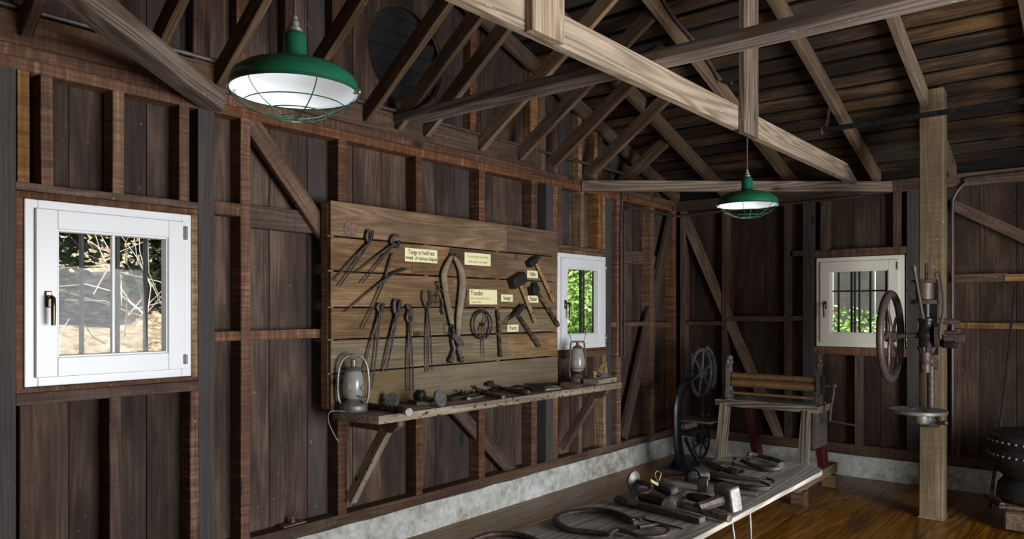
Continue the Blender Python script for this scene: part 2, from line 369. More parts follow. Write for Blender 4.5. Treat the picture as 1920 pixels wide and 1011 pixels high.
# ------------------------------------------------------------------ setting
def zr(x):                                  # underside of the rafters
    return 2.70+.32*((7.43-x) if x > 3.5 else (x+.43))
RB = .137                                   # rafter depth measured plumb
def poly_board(name, mat, polys, axis, a0, a1, parent, grain='z'):
    """flat timber cut to outlines; polys in (along, z), thickness a0..a1 on the other ground axis ('y': outline in x,z)"""
    P3 = (lambda u, z, t: Vector((u, t, z))) if axis == 'y' else (lambda u, z, t: Vector((t, u, z)))
    us = [p[0] for q in polys for p in q]; zs = [p[1] for q in polys for p in q]; t = (a0+a1)/2
    if grain == 'z': A, B = P3((min(us)+max(us))/2, min(zs), t), P3((min(us)+max(us))/2, max(zs), t); up = (0, 1, 0) if axis == 'y' else (1, 0, 0)
    else: A, B = P3(min(us), (min(zs)+max(zs))/2, t), P3(max(us), (min(zs)+max(zs))/2, t); up = (0, 0, 1)
    Mx, L = frame(A, B, up); inv = Mx.inverted(); bm = bmesh.new()
    for q in polys:
        lo = [bm.verts.new(inv @ P3(u, z, a0)) for u, z in q]; hi = [bm.verts.new(inv @ P3(u, z, a1)) for u, z in q]; n = len(q)
        bm.faces.new(lo); bm.faces.new(hi[::-1])
        for i in range(n): bm.faces.new((lo[i], hi[i], hi[(i+1) % n], lo[(i+1) % n]))
    bmesh.ops.recalc_face_normals(bm, faces=bm.faces[:])
    me = bpy.data.meshes.new(name); bm.to_mesh(me); bm.free(); me.materials.append(mat)
    o = bpy.data.objects.new(name, me); C.objects.link(o)
    if parent is not None: o.parent = parent; o.matrix_local = Matrix.Translation(-parent_world(parent)) @ Mx
    else: o.location = Mx.to_translation(); o.rotation_euler = Mx.to_euler()
    return o
W1 = (1.200, 1.968); W2 = (5.228, 5.998); WZ = (1.206, 2.049); WB = (1.56, 2.323)
VC = (3.59, 3.33); VR = .35
def seams(a, b, fixed, lo=.15, hi=.29):
    xs = [a]; pts = sorted(fixed)+[b]
    for p in pts:
        while p-xs[-1] > hi*1.2: xs.append(xs[-1]+R.uniform(lo, hi))
        if p-xs[-1] < .05 and len(xs) > 1: xs[-1] = p
        else: xs.append(p)
    return xs
def zlo(x): d = VR*VR-(x-VC[0])**2; return VC[1]-(math.sqrt(d) if d > 0 else 0)
def zhi(x): return 2*VC[1]-zlo(x)
wl = setting('wall_left', 'redwood plank wall with bare studs, two white windows and a round vent')
xs = seams(-.5, 7.53, [W1[0], W1[1], W2[0], W2[1]])
for i, (a, b) in enumerate(zip(xs, xs[1:])):
    a2, b2 = a+.0022, b-.0022; top = lambda x: zr(x)+RB
    y0 = 3.905+R.uniform(0, .003); y1 = y0+.022
    if (a >= W1[0]-1e-6 and b <= W1[1]+1e-6) or (a >= W2[0]-1e-6 and b <= W2[1]+1e-6):
        poly_board('plank', M['plank'], [[(a2, .21), (b2, .21), (b2, WZ[0]), (a2, WZ[0])]], 'y', y0, y1, wl)
        poly_board('plank', M['plank'], [[(a2, WZ[1]), (b2, WZ[1]), (b2, top(b2)), (a2, top(a2))]], 'y', y0, y1, wl)
    elif b2 > VC[0]-VR and a2 < VC[0]+VR:
        u = sorted(set([a2, b2]+[x for x in [VC[0]-VR*math.cos(PI*k/36) for k in range(37)] if a2 < x < b2]))
        poly_board('plank', M['plank'], [[(a2, .21), (b2, .21)]+[(x, zlo(x)) for x in u[::-1]], [(x, zhi(x)) for x in u]+[(b2, top(b2)), (a2, top(a2))]], 'y', y0, y1, wl)
    else: poly_board('plank', M['plank'], [[(a2, .21), (b2, .21), (b2, top(b2)), (a2, top(a2))]], 'y', y0, y1, wl)
mb = MB()
def clad(x0, x1, z0, z1): mb.box(((x0+x1)/2, 3.942, (z0+z1)/2), (x1-x0, .012, z1-z0))
clad(-.5, 7.56, .2, WZ[0]); clad(-.5, W1[0], WZ[0], WZ[1]); clad(W1[1], W2[0], WZ[0], WZ[1]); clad(W2[1], 7.56, WZ[0], WZ[1]); clad(-.5, 7.56, WZ[1], 2.9)
clad(1.2, 3.22, 2.9, 3.2); clad(3.96, 5.6, 2.9, 3.2); clad(3.96, 4.6, 3.2, 3.6); clad(2.2, 3.22, 3.2, 3.7)
clad(.1, 1.2, 2.9, 3.0); clad(5.6, 6.8, 2.9, 3.0)
mb.build('cladding', M['shingle'], wl)
for k in range(7):                          # louvre slats behind the round opening
    z = 2.98+.115*k; board('slat', M['void'], (3.18, 4.0, z), (4.0, 4.0, z), .13, .016, wl, up=(0, .75, .66))
mb = MB(); mb.box((3.19, 3.98, 3.33), (.03, .1, .86)); mb.box((3.99, 3.98, 3.33), (.03, .1, .86)); mb.box((3.59, 3.98, 2.90), (.8, .1, .03)); mb.box((3.59, 3.98, 3.76), (.8, .1, .03)); mb.build('vent_box', M['void'], wl)
mb = MB(); mb.ring((VC[0], 3.93, VC[1]), VR+.006, .012, (0, 1, 0), 40, 6); mb.build('vent_rim', M['stud_old'], wl)
# concrete base, sill plate and doubled top plate
mb = MB(); n = 46; bm = mb.bm
pr = []
for i in range(n+1):
    x = -.5+8.05*i/n; pr.append([bm.verts.new(p) for p in ((x, 3.793+R.uniform(-.004, .004), -.02), (x, 3.793+R.uniform(-.004, .004), .11), (x, 3.796+R.uniform(-.003, .003), .200+R.uniform(-.004, .003)), (x, 4.02, .203), (x, 4.02, -.02))])
for A, B in zip(pr, pr[1:]):
    for k in range(4): bm.faces.new((A[k], A[k+1], B[k+1], B[k]))
mb.build('concrete_footing', M['concrete'], wl, angle=30)
for a, b in ((-.5, 2.9), (2.9, 5.7), (5.7, 7.43)): abox('sill_plate', M['stud_old'], a, b, 3.80, 3.905, .206, .272, wl, 'x')
for a, b in ((-.5, 2.0), (2.0, xa(906)), (xa(906), 7.43)): abox('top_plate', M['stud'], a, b, 3.80, 3.90, 2.617, 2.672, wl, 'x')
for a, b in ((-.5, 2.6), (2.6, 5.6), (5.6, 7.43)): abox('top_plate', M['stud'], a, b, 3.803, 3.90, 2.675, 2.73, wl, 'x')
ST0, ST1 = .272, 2.617
def studA(p0, p1, z0=ST0, z1=ST1, m='stud', y=3.80, d=.104): return abox('stud', M[m], xa(p0), xa(p1), y, y+d, z0, z1, wl, 'z')
for p in ((452, 470), (634, 651), (780.5, 792.5), (898.5, 909.5), (997, 1007.5), (1037, 1046.5), (1157, 1164.5), (1219.6, 1227)): studA(*p)
abox('stud', M['stud'], 7.355, 7.425, 3.80, 3.9, ST0, ST1, wl, 'z')
for p, m in (((33, 56), 'orange'), ((77, 100), 'stud'), ((211.5, 233), 'orange'), ((336, 355.5), 'stud'), ((1047.5, 1054), 'stud'), ((1089.5, 1096), 'orange'), ((1121.5, 1127), 'orange'), ((1130, 1135.5), 'orange')):
    studA(*p, 2.12, ST1, m)
for p, m in (((37, 65), 'stud_old'), ((206, 228), 'stud_old'), ((357, 375), 'stud'), ((1085, 1092), 'stud_old'), ((1131, 1137), 'orange')): studA(*p, ST0, 1.126, m)
abox('stud', M['stud'], 1.168, 1.196, 3.80, 3.9, 1.2, 2.05, wl, 'z'); abox('stud', M['orange'], 1.972, 2.007, 3.80, 3.9, 1.2, 2.05, wl, 'z')
abox('stud', M['orange'], 6.001, 6.006+.03, 3.80, 3.9, 1.2, 2.05, wl, 'z')
abox('stud', M['stud'], 5.185, 5.224, 3.80, 3.9, 1.2, 2.05, wl, 'z')
for a, b in ((1.168, 2.007), (5.18, 6.007)):
    abox('header', M['stud_old'], a, b, 3.797, 3.9, 2.085, 2.12, wl, 'x'); abox('header', M['stud'], a, b, 3.80, 3.9, 2.051, 2.083, wl, 'x')
    abox('window_board', M['stud_old'], a, b, 3.795, 3.9, 1.126, 1.178, wl, 'x'); abox('window_board', M['stud'], a, b, 3.80, 3.9, 1.180, 1.204, wl, 'x')
for a, b in ((1.07, 1.168), (2.007, 2.10), (5.07, 5.175), (6.006, 6.10)): abox('grey_post', M['gray'], a, b, 3.797, 3.897, .272, 2.617, wl, 'z', .004, .0004)
abox('grey_post', M['gray'], .99, 1.069, 3.797, 3.897, .272, 2.617, wl, 'z', .004, .0004)
# blocking rails between studs
edges = [2.10, xa(452), xa(470), xa(634), xa(651), xa(780.5), xa(792.5), xa(898.5), xa(909.5), xa(997)]
for k in range(0, 10, 2):
    abox('blocking', M['stud'], edges[k], edges[k+1], 3.803, 3.9, 1.382, 1.436, wl, 'x')
abox('blocking', M['stud'], 2.10, xa(452), 3.803, 3.9, 2.07, 2.14, wl, 'x'); abox('blocking', M['stud_old'], xa(470), xa(634), 3.85, 3.9, 2.02, 2.15, wl, 'x')
abox('blocking', M['stud'], 6.10, xa(1157), 3.803, 3.9, 1.39, 1.436, wl, 'x')
abox('blocking', M['stud'], xa(1164.5), xa(1219.6), 3.803, 3.9, 1.39, 1.436, wl, 'x'); abox('blocking', M['stud'], xa(1227), 7.355, 3.803, 3.9, 1.37, 1.425, wl, 'x')
abox('blocking', M['stud_old'], 6.10, xa(1157), 3.86, 3.9, 2.03, 2.15, wl, 'x')
abox('blocking', M['stud_old'], xa(1164.5), xa(1219.6), 3.86, 3.9, 2.02, 2.15, wl, 'x'); abox('blocking', M['stud_old'], xa(1227), 7.34, 3.86, 3.9, 2.0, 2.13, wl, 'x')
abox('blocking', M['stud'], 6.10, xa(1157), 3.803, 3.9, .9, .94, wl, 'x')
# let-in diagonal braces
board('diagonal_brace', M['stud_old'], (2.30, 3.828, 2.64), (3.35, 3.828, 1.42), .04, .105, wl, up=(1, 0, 1))
board('diagonal_brace', M['stud_old'], (3.85, 3.85, .96), (4.68, 3.85, .24), .04, .10, wl, up=(1, 0, 1))
board('diagonal_brace', M['stud_old'], (7.36, 3.823, 2.58), (6.35, 3.823, .30), .04, .13, wl, up=(-1, 0, 1))
# gable studs above the plate
for p0, p1, m in ((-12, 30, 'orange'), (205, 230, 'stud_old'), (368, 400, 'stud_old'), (449, 466, 'stud'), (540, 556, 'stud_old'), (629, 650, 'stud_old'), (888, 901, 'stud'), (1000, 1014, 'orange'), (1015, 1029, 'stud_old'), (1089, 1097, 'orange'), (1118, 1126, 'orange'), (1127, 1135, 'stud_old')):
    a, b = xa(p0), xa(p1); t = min(zr(a), zr(b)); studA(p0, p1, 2.73, t+.10, m, 3.83, .073)
for a, b in ((-.4, 2.35), (2.35, 3.75), (3.75, 5.0)): abox('rim_board', M['stud_old'], a, b, 3.797, 3.83, 2.731, 2.872, wl, 'x')
# gable rafters carried on the end wall
board('gable_rafter', M['stud_old'], (7.46, 3.80, zr(7.46)+.07), (3.52, 3.80, zr(3.52)+.07), .045, .125, wl, up=(0, 0, 1))
board('gable_rafter', M['stud_old'], (-.5, 3.80, zr(-.5)+.07), (3.48, 3.80, zr(3.48)+.07), .045, .125, wl, up=(0, 0, 1))

wb = setting('wall_back', 'redwood plank wall with bare studs, one white window and conduit')
ys = seams(-2.6, 3.9, [.30, WB[0], WB[1]], .2, .33)
for a, b in zip(ys, ys[1:]):
    a2, b2 = a+.0025, b-.0025; x0 = 7.535+R.uniform(0, .003)
    if a >= WB[0]-1e-6 and b <= WB[1]+1e-6:
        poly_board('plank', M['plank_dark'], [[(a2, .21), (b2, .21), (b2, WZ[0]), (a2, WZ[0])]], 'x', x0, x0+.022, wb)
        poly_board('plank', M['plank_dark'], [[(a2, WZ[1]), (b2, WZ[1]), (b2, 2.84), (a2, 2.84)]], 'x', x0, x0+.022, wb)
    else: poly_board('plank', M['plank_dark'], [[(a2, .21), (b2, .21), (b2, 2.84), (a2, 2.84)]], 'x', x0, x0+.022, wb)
mb = MB()
for y0, y1, z0, z1 in ((-2.6, 3.95, .2, WZ[0]), (-2.6, WB[0], WZ[0], WZ[1]), (WB[1], 3.95, WZ[0], WZ[1]), (-2.6, 3.95, WZ[1], 2.85)): mb.box((7.575, (y0+y1)/2, (z0+z1)/2), (.012, y1-y0, z1-z0))
mb.build('cladding', M['shingle'], wb)
mb = MB(); bm = mb.bm; pr = []
for i in range(n+1):
    y = -2.6+6.4*i/n; pr.append([bm.verts.new(p) for p in ((7.423+R.uniform(-.005, .005), y, -.02), (7.423+R.uniform(-.005, .005), y, .11), (7.426+R.uniform(-.003, .003), y, .200+R.uniform(-.005, .003)), (7.66, y, .203), (7.66, y, -.02))])
for A, B in zip(pr, pr[1:]):
    for k in range(4): bm.faces.new((A[k], A[k+1], B[k+1], B[k]))
mb.build('concrete_footing', M['concrete'], wb, angle=30)
for a, b in ((-2.6, 1.3), (1.3, 3.8)):
    abox('sill_plate', M['stud_old'], 7.43, 7.535, a, b, .206, .295, wb, 'y'); abox('top_plate', M['stud_old'], 7.43, 7.53, a, b, 2.617, 2.73, wb, 'y')
def studB(p0, p1, z0=.295, z1=2.617, m='stud_old'): a, b = yb(p0), yb(p1); return abox('stud', M[m], 7.43, 7.534, b, a, z0, z1, wb, 'z')
studB(1275, 1284); studB(1353, 1362); studB(1470, 1479.5); studB(1786, 1800, .295, 1.39)
abox('stud', M['stud_old'], 7.43, 7.534, -.12, -.06, .295, 2.617, wb, 'z')
studB(1538, 1553, 2.12); studB(1674, 1688, 2.12); studB(1602, 1614, .295, 1.13)
abox('grey_post', M['gray'], 7.427, 7.53, yb(1526), yb(1505), .295, 2.617, wb, 'z', .004, .0004)
abox('grey_post', M['gray'], 7.427, 7.53, yb(1721), yb(1700), .295, 2.617, wb, 'z', .004, .0004)
ya_, yb_ = yb(1700), yb(1526)
abox('header', M['stud'], 7.427, 7.53, ya_, yb_, 2.055, 2.125, wb, 'y'); abox('window_board', M['stud'], 7.427, 7.53, ya_, yb_, 1.13, 1.203, wb, 'y')
abox('blocking', M['stud_old'], 7.432, 7.53, yb(1505), yb(1486), 2.08, 2.13, wb, 'y')
abox('blocking', M['stud'], 7.432, 7.53, yb(1505), yb(1479.5), 1.45, 1.495, wb, 'y'); abox('blocking', M['stud_old'], 7.432, 7.53, yb(1470), yb(1362), 1.44, 1.49, wb, 'y')
abox('blocking', M['stud_old'], 7.432, 7.53, yb(1353), yb(1284), 1.39, 1.435, wb, 'y')
abox('blocking', M['stud_old'], 7.432, 7.53, yb(1890), yb(1721), 1.79, 1.86, wb, 'y'); abox('blocking', M['orange'], 7.425, 7.53, -.06, yb(1884), 1.79, 1.85, wb, 'y')
abox('blocking', M['orange'], 7.432, 7.53, -.06, yb(1721), 1.395, 1.445, wb, 'y')
board('diagonal_brace', M['rafter'], (7.462, 3.74, 2.60), (7.462, 2.68, .27), .045, .10, wb, up=(0, -1, 1))
board('diagonal_brace', M['stud_old'], (7.455, yb(1783), 2.47), (7.455, -.1, 1.68), .045, .09, wb, up=(0, 1, 1))

RAFT = [-2.0, -1.4, -.8, -.15, .487, 1.18, 1.785, 2.525, 3.24]
ce = setting('ceiling', 'open roof of dark boards on bare rafters')
s = Vector((-1, 0, .32)).normalized(); nrm = Vector((.32, 0, 1)).normalized()
for side in (1, -1):
    ex = 7.85 if side == 1 else -.85; n_b = 25; step = (4.35/math.cos(math.atan(.32)))/n_b
    for k in range(n_b):
        x = ex-side*(k+.5)*step*math.cos(math.atan(.32)); z = zr(x)+RB+.012
        up = Vector((side*.32, 0, 1)).normalized()
        board('roof_board', M['roof'], (x, -2.75, z), (x, 4.1, z), step*R.uniform(.68, .78), .024, ce, up=up, jit=.005, seg=14)
        z2 = z+.028; board('shingle_course', M['shingle'], (x, -2.75, z2), (x, 4.1, z2), step*1.15, .014, ce, up=up+Vector((side*.05, 0, 0)), jit=.001, seg=2)
    for y in RAFT:
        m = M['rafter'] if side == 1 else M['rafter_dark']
        x0 = 7.80 if side == 1 else -.80; x1 = 3.525 if side == 1 else 3.475
        board('rafter', m, (x0, y, zr(x0)+.066), (x1, y, zr(x1)+.066), .048, .125, ce, up=(0, 0, 1), jit=.002)
abox('ridge_board', M['rafter_dark'], 3.48, 3.52, -2.7, 3.9, 3.90, 4.10, ce, 'y')
for a, b in zip(RAFT+[3.80], (RAFT+[3.80])[1:]): abox('eave_block', M['shingle'], 7.47, 7.51, a+.025, b-.025, 2.732, 2.86, ce, 'y')
# short braces that lean in from the gable plate to the roof
for x, m in ((1.75, 'rafter_dark'), (2.12, 'rafter_dark'), (2.61, 'rafter_dark'), (3.13, 'rafter_dark'), (3.40, 'orange2'), (3.66, 'rafter'), (4.23, 'rafter'), (4.706, 'rafter'), (5.147, 'rafter_dark'), (5.72, 'rafter_dark'), (6.31, 'rafter_dark'), (1.2, 'rafter_dark')):
    sl = .76 if x < 4 else .70; ztop = zr(x)+.12; z0 = 2.80; run = (ztop-z0)/sl
    board('lean_brace', M.get(m, M['rafter_dark']), (x, 3.80, z0), (x, 3.80-run, ztop), .045, .105, ce, up=(0, 0, 1), jit=.002)

fl = setting('floor', 'varnished wooden plank floor')
mb = MB(); mb.box((3.5, .65, -.045), (8.2, 6.7, .03)); mb.build('subfloor', M['shingle'], fl)
y = -2.58; wd = .175
while y < 3.78:
    x = -.5-R.uniform(0, 1.5)
    while x < 7.4:
        L = R.uniform(1.9, 3.2); x1 = min(x+L, 7.42)
        if x1 > -.45: abox('plank', M['floorwood'], max(x, -.5)+.001, x1-.001, y+.0008, min(y+wd, 3.79)-.0008, -.03, R.uniform(-.001, 0), fl, 'x', .0015, .0002)
        x += L
    y += wd
# the walls behind the camera, each with its wide opening
wn = MB()
for x0, x1, z0, z1 in ((-.5, 1.8, 0, 2.9), (4.8, 7.55, 0, 2.9), (1.8, 4.8, 2.45, 2.9)): wn.box(((x0+x1)/2, -2.62, (z0+z1)/2), (x1-x0, .06, z1-z0))
wn.prism([(-.5, 2.9), (7.55, 2.9), (7.55, 2.84), (3.5, 4.15), (-.5, 2.84)], Matrix(((1, 0, 0, 0), (0, 0, 1, -2.65), (0, 1, 0, 0), (0, 0, 0, 1))), .06)
wr = wn.build('wall_right', M['stud_old']); props(wr, 'plank wall with the wide barn door opening', kind='structure')
wn = MB()
for y0, y1, z0, z1 in ((-2.6, -1.8, 0, 2.9), (-.2, 3.9, 0, 2.9), (-1.8, -.2, 2.35, 2.9)): wn.box((-.55, (y0+y1)/2, (z0+z1)/2), (.06, y1-y0, z1-z0))
wr = wn.build('wall_near', M['stud_old']); props(wr, 'plank wall with a doorway behind the viewer', kind='structure')

# ------------------------------------------------------------------ windows
def window(idx, axis, u0, u1, face, paint, label, handle_at, whitebar):
    """casement window in the plane axis = face, u the wall's own direction; u0 is the handle side"""
    d = 1 if u1 > u0 else -1
    P = (lambda u, z, t: (u, face+t, z)) if axis == 'y' else (lambda u, z, t: (face+t, u, z))
    w = setting('window_%d' % idx, label, P((u0+u1)/2, WZ[0], 0))
    z0, z1 = WZ
    def bx(mb, ua, ub, za_, zb_, t0, t1, bev=.003):
        a, b = Vector(P(ua, za_, t0)), Vector(P(ub, zb_, t1)); c = (a+b)/2; mb.box(c, [abs(v) for v in (b-a)], bev=bev)
    def ringbox(name, mat, m0, m1, t0, t1, parent=w, bev=.003):
        mb = MB(); a, b = u0+d*m0, u1-d*m0; A, B = u0+d*m1, u1-d*m1
        bx(mb, a, A, z0+m0, z1-m0, t0, t1, bev); bx(mb, B, b, z0+m0, z1-m0, t0, t1, bev); bx(mb, A, B, z0+m0, z0+m1, t0, t1, bev); bx(mb, A, B, z1-m1, z1-m0, t0, t1, bev)
        return mb.build(name, mat, parent, angle=30)
    ringbox('frame', M[paint], .0, .052, -.004, .085)
    sash = ringbox('sash', M[paint], .040, .128, -.022, .05); ringbox('bead', M[paint], .122, .137, -.012, .04, sash, .002)
    mb = MB(); bx(mb, u0+d*.137, u1-d*.137, z0+.137, z1-.137, .018, .022, 0); mb.build('pane', M['glass'], sash)
    um = (u0+u1)/2
    mb = MB(); bx(mb, um-.007, um+.007, z0+.137, z1-.137, .008, .032, .002); mb.build('muntin', M[whitebar], sash)
    # lever handle and hinges
    uh = u0+d*.088; zc = (z0+z1)/2-.03
    h = MB(); bx(h, uh-.014, uh+.014, zc-.035, zc+.04, -.034, -.022, .004); hp = h.build('handle', M['bronze'], w)
    h = MB(); h.tube([P(uh, zc+.012, -.034), P(uh, zc+.012, -.066), P(uh+d*.004, zc+.006, -.072), P(uh+d*.004, zc-.03, -.074), P(uh+d*.004, zc-.115, -.072)], [.009, .009, .010, .0105, .009], 10); h.build('lever', M['bronze'], hp)
    for zz, hh in ((z1-.10, .07), (z0+.09, .05)):
        h = MB(); bx(h, u1-d*.050, u1-d*.034, zz-hh/2, zz+hh/2, -.036, -.02, .003); h.tube([P(u1-d*.042, zz-hh/2, -.036), P(u1-d*.042, zz+hh/2, -.036)], .006, 8); h.build('hinge', M['steel'], w)
    for f in (.06, .30, .36, .64, .92):
        if (idx == 1 and f == .36) or (idx == 2 and f in (.06, .36, .64)): continue
        u = u0+d*(.137+f*(abs(u1-u0)-.274)); h = MB(); bx(h, u-.009, u+.009, z0-.02, z1+.02, .12, .138, .002); h.build('security_bar', M['bars'], w)
    if idx == 3: h = MB(); bx(h, u0, u1, z0+.52, z0+.535, .14, .15, .001); h.build('security_bar', M['bars'], w)
    return w
window(1, 'y', W1[0], W1[1], 3.80, 'white', 'white casement window beside the grey post, looking onto a sunlit bank', 0, 'white')
window(2, 'y', W2[0], W2[1], 3.80, 'white', 'white casement window half hidden by the tool board', 0, 'bars')
window(3, 'x', WB[1], WB[0], 7.43, 'cream', 'cream casement window behind the spoked flywheel', 0, 'bars')
# ------------------------------------------------------------------ outdoors
mb = MB(); bm = mb.bm; g = []
hills = lambda x, y: (max(0, y-4.6)*.36+.12*math.sin(x*1.3)+.1*math.sin(y*2.1+x)) if x < 9 else max(0, y-5.5)*.3
nx, ny = 60, 30
for j in range(ny+1):
    y = 4.1+j*.7; g.append([bm.verts.new((-12+i*.75, y, hills(-12+i*.75, y)+R.uniform(-.03, .03)-.05)) for i in range(nx+1)])
for j in range(ny):
    for i in range(nx): bm.faces.new((g[j][i], g[j][i+1], g[j+1][i+1], g[j+1][i]))
for f in bm.faces: f.smooth = True
hb = mb.build('hillside', M['ground'], angle=0, origin=(0, 4.1, 0)); props(hb, 'sunlit bank of dry leaves seen through the windows', kind='structure')
mb = MB(); mb.box((18, -1, -.1), (20.5, 10.2, .1)); props(mb.build('ground', M['ground']), 'ground outside the back window', kind='structure')
def leaves(mb, c, rad, n, size, flatz=1.0):
    for _ in range(n):
        v = Vector((R.gauss(0, 1), R.gauss(0, 1), R.gauss(0, 1))).normalized()*(R.random()**.45)
        p = Vector(c)+Vector((v.x*rad[0], v.y*rad[1], v.z*rad[2]))
        a = Vector((R.gauss(0, 1), R.gauss(0, 1), R.gauss(0, .6))).normalized()*size*R.uniform(.6, 1.3); b = a.cross(Vector((R.gauss(0, 1), R.gauss(0, 1), R.gauss(0, 1)))).normalized()*a.length*.45
        q = [mb.bm.verts.new(p-a), mb.bm.verts.new(p-b), mb.bm.verts.new(p+a), mb.bm.verts.new(p+b)]; mb.bm.faces.new(q)
def twigs(mb, base, n, h, spread, r=.006):
    for _ in range(n):
        p = Vector(base)+Vector((R.uniform(-spread, spread), R.uniform(-.3, .3), R.uniform(0, h*.3))); d = Vector((R.uniform(-.8, .8), R.uniform(-.3, .3), R.uniform(.2, 1))).normalized(); pts = [p]
        for k in range(6):
            d = (d+Vector((R.uniform(-.5, .5), R.uniform(-.3, .3), R.uniform(-.45, .25)))).normalized(); pts.append(pts[-1]+d*h/6)
        mb.tube(pts, [r*(1-.12*k) for k in range(7)], 4)
def bush(label, c, rad, n, size, mat, stem_mat, group='shrubs outside the windows'):
    z0 = c[2]-rad[2]; t = thing('bush', label, 'bush', (c[0], c[1], z0-.25), group)
    mb = MB(); leaves(mb, c, rad, n, size); o = mb.build('foliage', mat, t, angle=0); o['kind'] = 'stuff'
    mb = MB()
    for k in range(7): mb.tube(spline([(c[0]+R.uniform(-.1, .1), c[1], z0-.3), (c[0]+R.uniform(-.4, .4)*rad[0], c[1]+R.uniform(-.3, .3)*rad[1], c[2]-.3*rad[2]), (c[0]+R.uniform(-.9, .9)*rad[0], c[1]+R.uniform(-.6, .6)*rad[1], c[2]+R.uniform(.2, .8)*rad[2])], 4), .018, 5)
    mb.build('stem', stem_mat, t); return t
bush('dark shady shrub on the bank, seen in the upper left of the first window', (2.55, 9.2, 2.9), (1.25, .8, 1.6), 10000, .07, M['leafdark'], M['twig'])
bush('dark shady shrub on the bank, seen in the upper right of the first window', (4.95, 9.5, 3.1), (1.25, .8, 1.7), 10000, .07, M['leafdark'], M['twig'])
bush('bright green shrub low in the half hidden window', (9.6, 6.9, 1.2), (1.2, .7, 1.0), 4500, .05, M['leaf'], M['twig'])
bush('bright green shrub filling the top of the half hidden window', (12.6, 9.2, 2.6), (3.0, 1.2, 2.0), 12000, .06, M['leaf'], M['twig'])
bush('bright green shrub low outside the back window', (9.6, 2.75, .9), (.8, 1.0, .72), 4500, .035, M['leaf'], M['twig'])
for lab, c, nn, hh, sp in (('tangle of pale bare twigs in the right half of the first window', (3.35, 7.3, 1.2), 22, 1.7, .4), ('bare pale branches hanging over the bank at the top of the first window', (2.0, 8.2, 2.2), 14, 1.2, .4)):
    mb = MB(); twigs(mb, c, nn, hh, sp); props(mb.build('twigs', M['twig']), lab, 'twigs', kind='stuff')
mb = MB()
for k in range(14): mb.box((12.5, -1+.62*k, 1.35), (.03, .6, 2.7), bev=.004)
o = mb.build('shed_wall', plain('grey_shed_paint', (.045, .047, .04), .8, 0, nscale=4, noise_amt=.3), origin=(12.5, 3, 0)); props(o, 'grey boarded shed standing beyond the back window', 'shed', kind='stuff')
# ------------------------------------------------------------------ roof timbers
def one(o, label, cat, group=None): return props(o, label, cat, group)
ti = thing('tie_beam', 'long bleached timber tie beam spanning the room just above the small far lamp', 'beam', (3.2, 1.872, 2.66))
poly_board('timber', M['tie'], [[(-.5, 2.66), (3.05, 2.662), (7.02, 2.66), (7.0, 2.70), (6.72, 2.798), (-.5, 2.805)]], 'y', 1.850, 1.895, ti, grain='x')
cb = thing('centre_beam', 'flat timber lying across the tie beam, running out of the top right corner', 'beam', (3.45, 1.9, 2.807))
abox('timber', M['grey_tie'], 3.365, 3.52, -2.5, 3.93, 2.807, 2.862, cb, 'y', .004, .002)
for x0, x1, zb_, lab in ((2.33, 2.542, 2.655, 'wide hanger board nailed to the tie beam at the top centre, its knotty foot showing'), (4.428, 4.65, 2.635, 'long vertical hanger board above the small far lamp')):
    h = thing('hanger_board', lab, 'board', ((x0+x1)/2, 1.828, zb_)); o = abox('timber', M['tie' if x0 < 3 else 'grey_tie'], x0, x1, 1.808, 1.848, zb_, zr(x1)+.1, h, 'z', .004, .001)
kb = thing('corner_tie', 'horizontal timber tie crossing the far corner of the room behind the small lamp', 'beam', (6.5, 2.73, 2.62))
board('timber', M['grey_tie'], (5.60, 3.80, 2.667), (7.42, 1.665, 2.667), .045, .096, kb)
kb2 = thing('corner_tie', 'thick square timber tie coming down from the top left corner to the grey post', 'beam', (1, 2.8, 2.62))
board('timber', M['grey_tie'], (2.10, 3.80, 2.672), (-.45, 1.50, 2.672), .105, .108, kb2, bev=.006, jit=.002)
po = thing('post', 'rough square timber post carrying the hand cranked drill', 'post', (6.34, 1.137, 0))
abox('timber', M['post'], 6.26, 6.42, 1.056, 1.217, 0, 3.19, po, 'z', .008, .003)
mb = MB(); mb.box((6.34, 1.137, .008), (.17, .17, .014), bev=.002); mb.build('base_plate', M['orange'], po)
# black pipe rail hung under the roof
pr_ = thing('pipe_rail', 'thin black rail hung below the rafters, passing in front of the post', 'rail', (6.1, .7, 2.96))
mb = MB(); mb.bar((6.1, 1.86, 2.965), (6.1, -2.4, 2.965), .03, .036, bev=.004); mb.build('rail', M['blackiron'], pr_)
mb = MB(); mb.bar((6.1, 1.84, 2.94), (6.1, 1.80, 3.17), .006, .02); mb.box((6.1, 1.866, 2.962), (.045, .02, .06), bev=.004); mb.build('hanger', M['iron'], pr_)
# conduits
mb = MB(); mb.tube([(-.4, 3.785, 2.888), (1.9, 3.785, 2.888), (6.3, 3.785, 2.875)], .0125, 8)
one(mb.build('conduit', M['conduit']), 'brown conduit running along the left wall above the top plate', 'conduit')
xp = onY(1168, 500, 3.78).x
mb = MB(); mb.tube(spline([(xp-.03, 3.785, 1.1), (xp-.03, 3.785, 2.3), (xp-.02, 3.785, 2.5), (xp-.005, 3.785, 2.615), (xp-.0, 3.785, 2.8)], 4), .013, 8)
one(mb.build('conduit', M['conduit']), 'straight vertical conduit on the wall right of the half hidden window', 'conduit')
mb = MB(); mb.tube(spline([(xp+.03, 3.782, 1.1), (xp+.03, 3.782, 2.38), (xp+.05, 3.782, 2.49), (xp+.12, 3.782, 2.545), (xp+.3, 3.782, 2.56), (7.30, 3.782, 2.565), (7.39, 3.76, 2.565), (7.41, 3.68, 2.567), (7.41, 3.0, 2.59), (7.41, 1.9, 2.605)], 5), .013, 8)
one(mb.build('conduit', M['conduit']), 'conduit that bends below the plate and turns the far corner', 'conduit')
yq = yb(1787)
